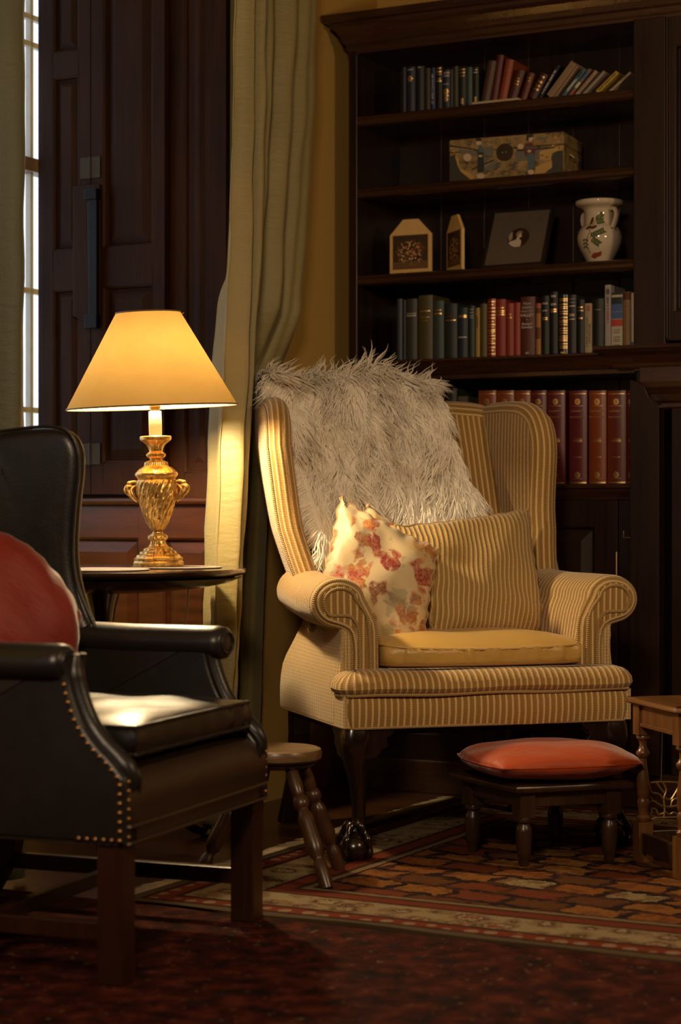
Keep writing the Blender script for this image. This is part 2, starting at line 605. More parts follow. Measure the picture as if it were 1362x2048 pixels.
def rug_field():
    """patterned rug: object x runs along the near edge, y runs into the room from that edge"""
    m = Mat('patterned_rug')
    co = m.coord('Object')
    s = m.sep(co)
    dist = m.noise(co, 21, 4, 0.65, out='Color')
    sc = m.new('ShaderNodeVectorMath', operation='SCALE'); m.l.new(dist, sc.inputs[0]); sc.inputs['Scale'].default_value = 0.085
    ad = m.new('ShaderNodeVectorMath', operation='ADD'); m.l.new(co, ad.inputs[0]); m.l.new(sc.outputs[0], ad.inputs[1])
    # diagonal rows of hooked leaves
    mp = m.mapping(ad.outputs[0], (1, 1, 1), rot=(0, 0, R(8)))
    b = m.new('ShaderNodeTexBrick')
    m.l.new(mp, b.inputs['Vector'])
    b.offset = 0.37; b.squash = 1.0
    b.inputs['Scale'].default_value = 1.0
    b.inputs['Brick Width'].default_value = 0.145
    b.inputs['Row Height'].default_value = 0.098
    b.inputs['Mortar Size'].default_value = 0.012
    b.inputs['Mortar Smooth'].default_value = 0.05
    b.inputs['Color1'].default_value = (0, 0, 0, 1)
    b.inputs['Color2'].default_value = (1, 1, 1, 1)
    b.inputs['Mortar'].default_value = (0.5, 0.5, 0.5, 1)
    tone = m.ramp(b.outputs['Color'], [(0.0, (0.36, 0.125, 0.027)), (0.22, (0.15, 0.062, 0.022)), (0.42, (0.38, 0.155, 0.036)), (0.62, (0.24, 0.055, 0.02)), (0.80, (0.40, 0.19, 0.05)), (0.92, (0.42, 0.32, 0.17))], 'CONSTANT')
    inner = m.vor(co, 70)
    tone = m.mix(m.ramp(inner, [(0.18, (0.6, 0.6, 0.6)), (0.34, (0, 0, 0))]), tone, (0.10, 0.04, 0.02))
    field = m.mix(b.outputs['Fac'], tone, (0.010, 0.010, 0.014))
    gap = m.ramp(m.noise(co, 22, 3), [(0.50, (0, 0, 0)), (0.56, (1, 1, 1))])
    field = m.mix(m.math('MULTIPLY', gap, 0.55), field, (0.16, 0.05, 0.02))
    # distance to the nearest rug edge (3.2 x 2.2)
    dx = m.math('MINIMUM', m.math('ADD', s[0], 0.0), m.math('SUBTRACT', 3.2, s[0]))
    dy = m.math('MINIMUM', s[1], m.math('SUBTRACT', 1.75, s[1]))
    d = m.math('MINIMUM', dx, dy)
    d = m.math('ADD', d, m.math('MULTIPLY', m.math('SUBTRACT', m.noise(co, 30, 2), 0.5), 0.012))
    band = m.ramp(d, [(0.0, (0.14, 0.10, 0.055)), (0.030, (0.03, 0.010, 0.008)), (0.042, (0.26, 0.045, 0.018)), (0.085, (0.05, 0.02, 0.012)), (0.098, (0.34, 0.25, 0.13)),
                      (0.225, (0.05, 0.02, 0.012)), (0.238, (0.24, 0.045, 0.018)), (0.275, (0.06, 0.03, 0.02)), (0.29, (0.30, 0.21, 0.11)), (0.31, (0.03, 0.012, 0.01))], 'CONSTANT')
    bx = m.vor(m.mapping(ad.outputs[0], (1, 1.2, 1)), 11.5, rand=0.45)
    mot = m.ramp(bx, [(0.12, (0.30, 0.07, 0.03)), (0.22, (0.50, 0.39, 0.24)), (0.33, (0.11, 0.045, 0.025)), (0.42, (0.33, 0.22, 0.11)), (0.56, (0.46, 0.35, 0.20))], 'CONSTANT')
    inb = m.math('MULTIPLY', m.math('GREATER_THAN', d, 0.105), m.math('LESS_THAN', d, 0.22))
    band = m.mix(m.math('MULTIPLY', inb, 0.92), band, mot)
    sp = m.vor(m.mapping(co, (1, 1, 1)), 21, rand=0.4)
    ing = m.math('MULTIPLY', m.math('GREATER_THAN', d, 0.045), m.math('LESS_THAN', d, 0.083))
    band = m.mix(m.math('MULTIPLY', m.math('MULTIPLY', ing, m.math('LESS_THAN', sp, 0.33)), 0.85), band, (0.45, 0.32, 0.20))
    c = m.mix(m.math('LESS_THAN', d, 0.32), field, band)
    c = m.mix(m.math('MULTIPLY', m.noise(co, 120, 3), 0.5), c, (0.05, 0.02, 0.012))
    h = m.noise(co, 420, 3)
    c = m.mix(0.28, c, (0.0, 0.0, 0.0))
    return m.bsdf(c, 0.95, 0, m.bump(h, 0.6, 0.004), Specular_IOR_Level=0.1)
M['rug'] = rug_field()

def rug_red():
    m = Mat('dark_red_rug')
    co = m.coord('Object')
    n = m.noise(co, 18, 4, 0.6)
    v = m.vor(m.mapping(co, (1, 1.4, 1)), 11)
    c = m.ramp(n, [(0.35, (0.010, 0.0035, 0.003)), (0.52, (0.045, 0.007, 0.0045)), (0.68, (0.095, 0.020, 0.009))])
    c = m.mix(m.ramp(v, [(0.10, (1, 1, 1)), (0.2, (0, 0, 0))]), c, (0.012, 0.012, 0.016))
    c = m.mix(m.ramp(m.noise(co, 55, 2), [(0.66, (0, 0, 0)), (0.72, (1, 1, 1))]), c, (0.15, 0.09, 0.05))
    return m.bsdf(c, 0.95, 0, m.bump(m.noise(co, 400, 3), 0.6, 0.004), Specular_IOR_Level=0.1)
M['rug_red'] = rug_red()

def floorwood():
    m = Mat('floorboards')
    co = m.coord('Object')
    b = m.new('ShaderNodeTexBrick')
    m.l.new(co, b.inputs['Vector'])
    b.offset = 0.5
    b.inputs['Scale'].default_value = 1.0
    b.inputs['Brick Width'].default_value = 1.9
    b.inputs['Row Height'].default_value = 0.16
    b.inputs['Mortar Size'].default_value = 0.003
    b.inputs['Color1'].default_value = (0.075, 0.026, 0.009, 1)
    b.inputs['Color2'].default_value = (0.13, 0.048, 0.015, 1)
    b.inputs['Mortar'].default_value = (0.008, 0.004, 0.002, 1)
    n = m.noise(m.mapping(co, (1.2, 14, 1)), 4, 5, 0.6, 0.5)
    c = m.mix(m.math('MULTIPLY', n, 0.8), b.outputs['Color'], (0.03, 0.012, 0.005))
    return m.bsdf(c, 0.36, 0, m.bump(n, 0.1, 0.002), Coat_Weight=0.2)
M['floor'] = floorwood()
# ================================================================== the room
RLOC = tuple(P0); RROT = (0, 0, TH)

def struct(name, mb, mat, bevel=0.0, smooth=False):
    o = mb.build(name, mat, None, RLOC, RROT, smooth=smooth, bevel=bevel)
    o['kind'] = 'structure'
    return o

UL = -0.07          # face of the window wall
VO0, VO1 = -0.72, -1.92   # window opening along that wall
UG = -0.70          # plane of the glass
CE = 2.85
struct('floor', MB().box(-0.95, 4.7, -6.7, 0.6, -0.05, 0.0), M['floor'])
struct('ceiling', MB().box(-0.95, 4.7, -6.7, 0.6, CE, CE + 0.05), M['ceiling'])
mb = MB()
mb.box(-0.64, UL, VO0, 0.6, 0, CE)
mb.box(-0.74, -0.64, VO0 + 0.22, 0.6, 0, CE)
mb.box(-0.95, UL, -6.7, VO1, 0, CE)
mb.box(-0.95, UL, VO1, VO0 + 0.22, 2.62, CE)
mb.box(-0.95, -0.64, VO1, VO0 + 0.22, 0, 0.74)
struct('wall_left', mb, M['plaster'])
struct('wall_back', MB().box(UL, 4.7, 0.34, 0.6, 0, CE), M['plaster'])
struct('wall_right', MB().box(4.6, 4.7, -6.7, 0.34, 0, CE), M['shutter'])
struct('wall_front', MB().box(-0.95, 4.7, -6.8, -6.7, 0, CE), M['shutter'])

def panelled(mb, fn, a0, a1, z0, z1, stile=0.06, rails=(), th=0.03, rec=0.014, rail=0.07, field=0.03):
    """framed panelling: stiles, rails and fielded panels; fn(a, depth, z), depth counts towards the viewer"""
    def bx(x0, x1, d0, d1, q0, q1):
        P = [fn(x, d, q) for x in (x0, x1) for d in (d0, d1) for q in (q0, q1)]
        f = [(0, 1, 3, 2), (4, 6, 7, 5), (0, 4, 5, 1), (2, 3, 7, 6), (0, 2, 6, 4), (1, 5, 7, 3)]
        mb.add(P, f)
    bx(a0, a0 + stile, 0, th, z0, z1)
    bx(a1 - stile, a1, 0, th, z0, z1)
    zs = [z0, z0 + rail]
    for r0, r1 in rails: zs += [r0, r1]
    zs += [z1 - rail, z1]
    for k in range(0, len(zs), 2):
        bx(a0 + stile, a1 - stile, 0, th, zs[k], zs[k + 1])
    for k in range(1, len(zs) - 1, 2):
        p0, p1, q0, q1 = a0 + stile, a1 - stile, zs[k], zs[k + 1]
        lv = [(0.0, th), (0.006, th - 0.004), (0.010, th - rec), (0.012, th - rec), (0.012 + field, th - rec * 0.35), (0.014 + field, th - rec * 0.35)]
        P = [[fn(p0 + i, d, q0 + i), fn(p1 - i, d, q0 + i), fn(p1 - i, d, q1 - i), fn(p0 + i, d, q1 - i)] for i, d in lv]
        mb.grid(P, cv=True)
        mb.add(P[-1], [(0, 1, 2, 3)])
    return mb

# panelled reveal on the far side of the window recess (faces the camera), down to the floor
rv = lambda a, d, z: (-a, VO0 - d, z)          # a = distance from the room face
mb = MB()
panelled(mb, rv, 0.0, 0.180, 0.89, 2.62, 0.045, (), 0.020, 0.012)
mb.box(-0.64, 0.0, VO0 - 0.012, VO0 + 0.002, 0.0, 2.62)
struct('trim_1', mb, M['shutter'], 0.002)
mb = MB()
panelled(mb, rv, 0.0, 0.235, 0.10, 0.868, 0.035, ((0.42, 0.46),), 0.030, 0.014, 0.09)
panelled(mb, rv, 0.235, 0.63, 0.10, 0.868, 0.045, ((0.42, 0.46),), 0.030, 0.014, 0.09)
mb.prism([(0, 0.866), (0.034, 0.866), (0.046, 0.872), (0.050, 0.880), (0.046, 0.888), (0.030, 0.892), (0, 0.892)], 0.0, 0.64, lambda p, q, a: (-a, VO0 - p, q))
mb.prism([(0, 0), (0.04, 0), (0.04, 0.09), (0.032, 0.105), (0, 0.105)], 0.0, 0.64, lambda p, q, a: (-a, VO0 - p, q))
struct('trim_2', mb, M['dado'], 0.0015)
# architrave on the room face of the window wall
mb = MB()
for v0, v1 in ((VO0, VO0 + 0.13), (VO1 - 0.13, VO1)):
    mb.box(UL, UL + 0.022, v0, v1, 0, 2.70)
    mb.box(UL, UL + 0.034, v1 - 0.03 if v0 == VO0 else v0, v1 if v0 == VO0 else v0 + 0.03, 0, 2.70)
mb.box(UL, UL + 0.024, VO1, VO0, 2.60, 2.70)
struct('trim_3', mb, M['shutter'], 0.003)
# near reveal
mb = MB()
mb.box(-0.64, UL, VO1, VO1 + 0.02, 0, 2.62)
struct('trim_4', mb, M['shutter'])
# picture rail high on the back wall over the bookcase
mb = MB()
mb.prism([(0, 2.52), (0.03, 2.53), (0.045, 2.56), (0.03, 2.58), (0, 2.60)], UL, 4.6, lambda p, q, a: (a, 0.34 - p, q))
struct('trim_5', mb, M['plaster'])

# window
def window_1():
    r = thing('window_1', None, None, RLOC, TH)
    r['kind'] = 'structure'
    wm = plain('white_sash_paint', (0.62, 0.60, 0.56), 0.4)
    bm_ = plain('brown_sash_paint', (0.20, 0.12, 0.08), 0.4)
    mb = MB()
    v0, v1 = VO1 - 0.02, VO0 + 0.20
    for (a, b) in ((v1 - 0.07, v1), (v0, v0 + 0.07)):
        mb.box(UG - 0.03, UG + 0.05, a, b, 0.74, 2.62)
    mb.box(UG - 0.03, UG + 0.05, v0, v1, 0.74, 0.80)
    mb.box(UG - 0.03, UG + 0.05, v0, v1, 2.57, 2.62)
    mb.build('window_frame', wm, r, smooth=False, bevel=0.003)
    mb = MB()
    for v in (-0.692, -1.0, -1.3, -1.6):
        mb.box(UG - 0.010, UG + 0.010, v - 0.007, v + 0.007, 0.80, 2.57)
    for z in (1.15, 1.50, 2.225, 2.305):
        mb.box(UG - 0.010, UG + 0.010, v0 + 0.07, v1 - 0.07, z - 0.008, z + 0.008)
    mb.build('glazing_bar', wm, r, smooth=False, bevel=0.002)
    mb = MB()
    mb.box(UG - 0.02, UG + 0.035, v0 + 0.07, v1 - 0.07, 1.845, 1.885)
    mb.build('meeting_rail', bm_, r, smooth=False, bevel=0.003)
    g = Mat('window_glass')
    gl = g.new('ShaderNodeBsdfGlass'); gl.inputs['IOR'].default_value = 1.05; gl.inputs['Roughness'].default_value = 0.0
    tr = g.new('ShaderNodeBsdfTransparent')
    mx = g.new('ShaderNodeMixShader'); mx.inputs[0].default_value = 0.08
    g.l.new(tr.outputs[0], mx.inputs[1]); g.l.new(gl.outputs[0], mx.inputs[2])
    g.l.new(mx.outputs[0], g.n['Material Output'].inputs['Surface'])
    MB().box(UG - 0.002, UG + 0.002, v0 + 0.07, v1 - 0.07, 0.80, 2.57).build('window_pane', g.m, r, smooth=False)
    mb = MB()
    mb.box(UG - 0.02, -0.60, v0, v1 - 0.22, 0.74, 0.775)
    mb.build('window_sill', M['shutter'], r, smooth=False, bevel=0.003)
window_1()

# folding shutter lying against the reveal
def shutter():
    r = thing('window_shutter', 'tall dark panelled wooden shutter folded back beside the bright window', 'shutter', RLOC, TH)
    sv = lambda a, d, z: (-a, VO0 - 0.014 - d, z)
    mb = MB(); panelled(mb, sv, 0.185, 0.432, 0.90, 2.60, 0.040, ((1.49, 1.60),), 0.030, 0.016, 0.09, 0.026)
    mb.build('shutter_leaf', M['shutter'], r, smooth=False, bevel=0.0012)
    mb = MB(); panelled(mb, sv, 0.4345, 0.605, 0.90, 2.60, 0.040, ((1.49, 1.60), (2.10, 2.17)), 0.030, 0.014, 0.09, 0.018)
    mb.build('shutter_leaf', M['shutter'], r, smooth=False, bevel=0.0012)
    # worn lock rail and curved strap across the fold
    mb = MB()
    mb.prism([(0.395, 1.375), (0.43, 1.385), (0.487, 1.41), (0.487, 1.78), (0.395, 1.78)], 0.030, 0.042, lambda p, q, a: sv(p, a, q))
    mb.build('lock_rail', M['shutter'], r, smooth=False, bevel=0.003)
    mb = MB()
    mb.prism([(0.415, 1.405), (0.443, 1.405), (0.447, 1.72), (0.441, 1.745), (0.425, 1.75), (0.415, 1.735)], 0.042, 0.056, lambda p, q, a: sv(p - 0.020, a, q))
    mb.box(-0.432, -0.390, VO0 - 0.080, VO0 - 0.056, 1.735, 1.765)
    mb.box(-0.432, -0.390, VO0 - 0.078, VO0 - 0.056, 1.37, 1.41)
    mb.build('locking_bar', M['iron'], r, smooth=False, bevel=0.002)
    for z in (1.83, 1.015, 2.45):
        mb = MB()
        P = sv(0.433, 0.031, z)
        mb.box(P[0] - 0.034, P[0] - 0.002, P[1] - 0.003, P[1], z - 0.03, z + 0.03)
        mb.box(P[0] + 0.002, P[0] + 0.034, P[1] - 0.003, P[1], z - 0.03, z + 0.03)
        mb.tube([(P[0], P[1] - 0.003, z - 0.032), (P[0], P[1] - 0.003, z + 0.032)], 0.004, 8)
        mb.build('hinge', plain('old_hinge_metal', (0.045, 0.032, 0.02), 0.5, 0.6), r, smooth=False)
shutter()

# ------------------------------------------------------------------ rugs
RA = R(-28)
RC = (-0.485, 4.344, 0.0)
mb = MB()
nx, ny = 64, 36
rg = random.Random(3)
def rug_z(x, y, W, D):
    e = min(x, W - x, y, D - y)
    return 0.0055 + 0.0008 * math.sin(x * 5 + y * 3) + (0.004 * math.sin(x * 2.3) ** 8 * math.exp(-y * 12))
P = [[(3.2 * i / nx, 1.75 * j / ny + 0.006 * math.sin(i * 0.7) * (1 if j == 0 else 0), rug_z(3.2 * i / nx, 1.75 * j / ny, 3.2, 1.75)) for j in range(ny + 1)] for i in range(nx + 1)]
mb.grid(P)
edge = [P[i][0] for i in range(nx + 1)] + [P[nx][j] for j in range(1, ny + 1)] + [P[i][ny] for i in range(nx - 1, -1, -1)] + [P[0][j] for j in range(ny - 1, 0, -1)]
mb.grid([edge, [(p[0], p[1], 0.0005) for p in edge]], cv=True)
rug = mb.build('patterned_rug', M['rug'], None, RC, (0, 0, RA))
tag(rug, 'patterned rug in orange and cream under the yellow wing armchair', 'rug')
# fringe on its short side
mb = MB()
for k in range(210):
    y = 0.008 + 1.735 * k / 209 + rg.uniform(-.002, .002)
    l = rg.uniform(0.035, 0.055); a = rg.uniform(-0.5, 0.5)
    mb.tube([(0.004, y, 0.007), (-l * 0.5, y + a * 0.012, 0.006), (-l, y + a * 0.03, 0.003)], [0.0030, 0.0024, 0.0008], 4)
fr = mb.build('fringe', plain('cream_fringe', (0.62, 0.50, 0.30), 0.9), rug)
fr['kind'] = 'stuff'
# dark red rug towards the camera
mb = MB()
P = [[(-0.42 + 3.72 * i / 40, -2.6 + 2.585 * j / 24, 0.0035 + 0.0005 * math.sin(i * .9 + j)) for j in range(25)] for i in range(41)]
mb.grid(P)
edge = [P[i][0] for i in range(41)] + [P[40][j] for j in range(1, 25)] + [P[i][24] for i in range(39, -1, -1)] + [P[0][j] for j in range(23, 0, -1)]
mb.grid([edge, [(p[0], p[1], 0.0004) for p in edge]], cv=True)
r2 = mb.build('red_rug', M['rug_red'], None, RC, (0, 0, RA))
tag(r2, 'dark red rug covering the floor in the foreground', 'rug')

# ------------------------------------------------------------------ curtains
def curtain(name, label, spans, off, folds, mat, seed, amp=0.045, z0=0.015, z1=2.72, nxx=220):
    """spans: list of (z, t_far, t_near); folds: list of fold centres (0..1) with widths"""
    rr = random.Random(seed)
    zs = np.linspace(z0, z1, 70)
    S = np.array(spans)
    sm_ = catmull(folds, 8); FQ = [p[0] for p in sm_]; FD = [p[1] for p in sm_]
    P = []
    for z in zs:
        ta = np.interp(z, S[:, 0], S[:, 1]); tb = np.interp(z, S[:, 0], S[:, 2])
        row = []
        for i in range(nxx + 1):
            q = i / nxx
            d = 0.0; sh = 0.0
            qq = q + 0.012 * math.sin(z * 1.7 + q * 5) + 0.008 * math.sin(z * 3.9 + q * 11)
            d = float(np.interp(qq, FQ, FD)) * (0.85 + 0.15 * math.sin(z * 1.3 + q * 7))
            sh = -0.012 * math.sin(q * 33 + z) * 0.5
            d += 0.004 * math.sin(q * 60 + z * 2.0) + 0.0028 * math.sin(z * 23 + q * 19) * math.sin(q * 9 + z * 5)
            d += 0.0022 * math.sin(z * 61 + q * 33) * max(0, 1.0 - z) 
            tt = ta + (tb - ta) * (q + sh)
            kk = max(0.0, min(1.0, (0.80 - tt) / 0.12)) * max(0.0, min(1.0, (1.42 - z) / 0.22))
            row.append((UL + (off + d) * (1 - kk) + (0.040 + 0.25 * d) * kk, -tt, z))
        P.append(row)
    mb = MB(); mb.grid(P)
    o = mb.build(name, mat, None, RLOC, RROT)
    s = o.modifiers.new('thickness', 'SOLIDIFY'); s.thickness = 0.003
    tag(o, label, 'curtain')
    return o
F1 = [(0, .02), (.06, .04), (.13, .045), (.20, .02), (.25, -.03), (.29, -.035), (.34, .03), (.38, .075), (.42, .07), (.46, .02), (.49, -.04), (.54, -.045), (.58, .0), (.61, .050), (.64, .055), (.675, .02), (.70, -.045), (.745, -.055), (.785, .02), (.81, .085), (.84, .095), (.865, .06), (.885, .02), (.905, .035), (.93, .095), (.955, .10), (.98, .085), (1, .055)]
curtain('window_curtain', 'long gold and green silk curtain hanging right of the lamp behind the wing armchair',
        [(0.0, 0.52, 0.955), (0.6, 0.49, 0.925), (1.05, 0.45, 0.895), (1.5, 0.39, 0.85), (2.0, 0.315, 0.82), (2.8, 0.25, 0.79)], 0.095, F1, M['curtain'], 5)
F2 = [(0, .0), (.04, .05), (.10, .06), (.16, .01), (.22, -.02), (.29, .05), (.36, .06), (.43, .0), (.5, -.01), (.57, .06), (.66, .02), (.75, .06), (.84, .0), (1, .05)]
curtain('window_curtain', 'shaded olive green curtain hanging left of the bright window strip',
        [(0.0, 1.735, 2.45), (1.2, 1.735, 2.42), (2.8, 1.715, 2.40)], 0.09, F2, M['curtain_shaded'], 9)

# ------------------------------------------------------------------ bookcase
SH = [2.071, 1.848, 1.580, 1.3125, 0.932]
def bookcase():
    r = thing('bookcase', 'tall dark mahogany built-in bookcase with open shelves behind the armchair', 'bookcase', RLOC, TH)
    W = 0.9226
    MB().box(0.0, 0.030, 0.0, 0.30, 0.0, 2.30).build('side_panel', M['mahogany'], r, smooth=False, bevel=0.003)
    MB().box(W + 0.002, W + 0.030, 0.012, 0.30, 0.0, 2.30).build('side_panel', M['mahogany'], r, smooth=False, bevel=0.003)
    mb = MB()
    for k in range(6):
        a = 0.030 + k * 0.149
        mb.box(a, a + 0.1465, 0.298, 0.312, 0.0, 2.30)
        mb.tube([(a + 0.1477, 0.299, 0.02), (a + 0.1477, 0.299, 2.29)], 0.0035, 6)
    mb.build('back_panel', M['mahogany'], r, smooth=False, bevel=0.001)
    ll = [(0, 0), (0.004, 0.002), (0.004, 0.009), (0.0, 0.012), (-0.006, 0.018), (0.0, 0.030)]
    for k, z in enumerate(SH):
        if k < 3:
            # thin shelf with a moulded nose
            pr = [(0.298, z), (0.012, z), (0.003, z - 0.003), (0.000, z - 0.008), (0.004, z - 0.012), (0.001, z - 0.016), (-0.002, z - 0.024), (0.004, z - 0.031), (0.014, z - 0.034), (0.030, z - 0.034), (0.034, z - 0.024), (0.298, z - 0.024)]
        elif k == 3:
            pr = [(0.298, z), (-0.020, z), (-0.030, z - 0.003), (-0.032, z - 0.009), (-0.024, z - 0.014), (-0.022, z - 0.022), (-0.010, z - 0.036), (-0.006, z - 0.046), (0.000, z - 0.050), (0.000, z - 0.062), (0.298, z - 0.062)]
        else:
            pr = [(0.298, z), (-0.010, z), (-0.016, z - 0.004), (-0.016, z - 0.012), (-0.008, z - 0.016), (-0.006, z - 0.026), (0.006, z - 0.034), (0.008, z - 0.046), (0.298, z - 0.046)]
        mb = MB(); mb.prism(pr, 0.030, W + 0.002, lambda p, q, a: (a, p, q))
        mb.build('shelf', M['mahogany_h'], r, smooth=True, angle=50)
    # cornice, with its return at the left end
    pr = [(0.0, 2.270), (0.006, 2.276), (0.006, 2.290), (0.014, 2.296), (0.020, 2.312), (0.030, 2.330), (0.044, 2.340), (0.046, 2.350), (0.058, 2.354), (0.062, 2.366), (0.062, 2.376), (0.0, 2.376)]
    P = []
    P.append([(-p, 0.30, z) for p, z in pr]); P.append([(-p, -p, z) for p, z in pr]); P.append([(2.2, -p, z) for p, z in pr])
    mb = MB(); mb.grid(P, cv=True, cap=True)
    mb.box(0.0, 2.2, 0.0, 0.31, 2.262, 2.376)
    mb.build('cornice', M['mahogany_h'], r, smooth=False)
    # cupboard doors under the ledge
    fd = lambda a, d, z: (a, 0.022 - d, z)
    for a0, a1 in ((0.034, 0.452), (0.456, 0.873)):
        mb = MB(); panelled(mb, fd, a0, a1, 0.10, 0.884, 0.070, (), 0.022, 0.014, 0.075, 0.032)
        d = mb.build('cupboard_door', M['mahogany'], r, smooth=False, bevel=0.001)
        if a0 > 0.4:
            MB().tube([(0.871, -0.004, 0.63), (0.871, -0.004, 0.735)], 0.0022, 6).build('brass_edge', M['brass'], d)
    MB().box(0.876, W + 0.004, 0.0, 0.022, 0.06, 0.884).build('stile', M['mahogany'], r, smooth=False, bevel=0.002)
    mb = MB(); mb.tube([(0.893, -0.004, 0.795), (0.893, -0.006, 0.776), (0.918, -0.006, 0.776)], 0.0016, 6)
    mb.build('hook', M['brass'], r)
    MB().box(0.0, 2.2, -0.012, 0.02, 0.0, 0.10).build('plinth', M['mahogany_h'], r, smooth=False, bevel=0.004)
    # taller door bay on the right
    mb = MB()
    mb.box(W, 1.018, -0.006, 0.03, 1.30, 2.265)
    mb.build('pilaster', M['mahogany'], r, smooth=False, bevel=0.003)
    mb = MB(); panelled(mb, lambda a, d, z: (a, 0.026 - d, z), 1.020, 1.55, 1.34, 2.262, 0.022, (), 0.026, 0.018, 0.08, 0.03)
    mb.build('upper_door', M['mahogany'], r, smooth=False, bevel=0.001)
    mb = MB()
    for x, h in ((1.022, 0.006), (1.030, 0.004)):
        mb.tube([(x, -0.002, 1.345), (x, -0.002, 2.26)], h * 0.6, 8)
    mb.build('bead_moulding', M['mahogany'], r)
    mb = MB(); panelled(mb, lambda a, d, z: (a, 0.026 - d, z), 1.034, 1.55, 0.10, 1.145, 0.030, (), 0.022, 0.016, 0.055, 0.03)
    mb.build('lower_door', M['mahogany'], r, smooth=False, bevel=0.001)
    # waist moulding of the right bay, with its return over the shelf
    pr = [(0.03, 1.262), (0.040, 1.262), (0.044, 1.268), (0.040, 1.276), (0.046, 1.284), (0.058, 1.298), (0.074, 1.308), (0.078, 1.313), (0.086, 1.316), (0.088, 1.326), (0.03, 1.326)]
    P = []
    u0 = 0.905
    P.append([(u0 - (p - 0.0), 0.02, z) for p, z in pr]); P.append([(u0 - (p - 0.0), 0.03 - p, z) for p, z in pr]); P.append([(2.2, 0.03 - p, z) for p, z in pr])
    mb = MB(); mb.grid(P, cv=True, cap=True)
    mb.box(u0 - 0.03, 2.2, 0.0, 0.03, 1.255, 1.326)
    mb.build('waist_moulding', M['mahogany_h'], r, smooth=False)
    mb = MB()
    pr2 = [(0.0, 1.145), (0.004, 1.150), (0.004, 1.160), (0.010, 1.168), (0.014, 1.186), (0.028, 1.206), (0.034, 1.222), (0.034, 1.262), (0.0, 1.262)]
    mb.prism(pr2, 0.95, 2.2, lambda p, q, a: (a, 0.006 - p, q))
    mb.build('lower_cornice', M['mahogany_h'], r, smooth=False)
    ol = [(W, 0.10), (1.010, 0.10), (1.010, 1.150), (1.004, 1.158), (0.990, 1.166), (0.978, 1.182), (0.968, 1.205), (0.950, 1.220), (0.930, 1.226), (W, 1.228)]
    mb = MB(); mb.prism(ol, -0.038, 0.01, lambda p, q, a: (p, a, q))
    mb.build('pilaster', M['mahogany'], r, smooth=False, bevel=0.002)
bookcase()

# ------------------------------------------------------------------ books
def u_of(px, v):
    k = (px - 681.0) / 3982.0
    return (k * (P0.y + V.y * v) - P0.x - V.x * v) / (U.x - k * U.y)
def z_of(px, py, v):
    u = u_of(px, v)
    Y = P0.y + U.y * u + V.y * v
    return 0.85 + (1024.0 - py) / 3982.0 * Y

def cloth(name, c, rough=0.55):
    key = ('cloth', tuple(c), rough)
    if key in MC: return MC[key]
    m = Mat(name)
    co = m.coord('Object')
    n = m.noise(co, 30, 4)
    cc = m.mix(m.math('MULTIPLY', n, 0.7), c, tuple(x * 0.55 for x in c))
    MC[key] = m.bsdf(cc, rough, 0, m.bump(m.noise(co, 700, 2), 0.15, 0.0005))
    return MC[key]

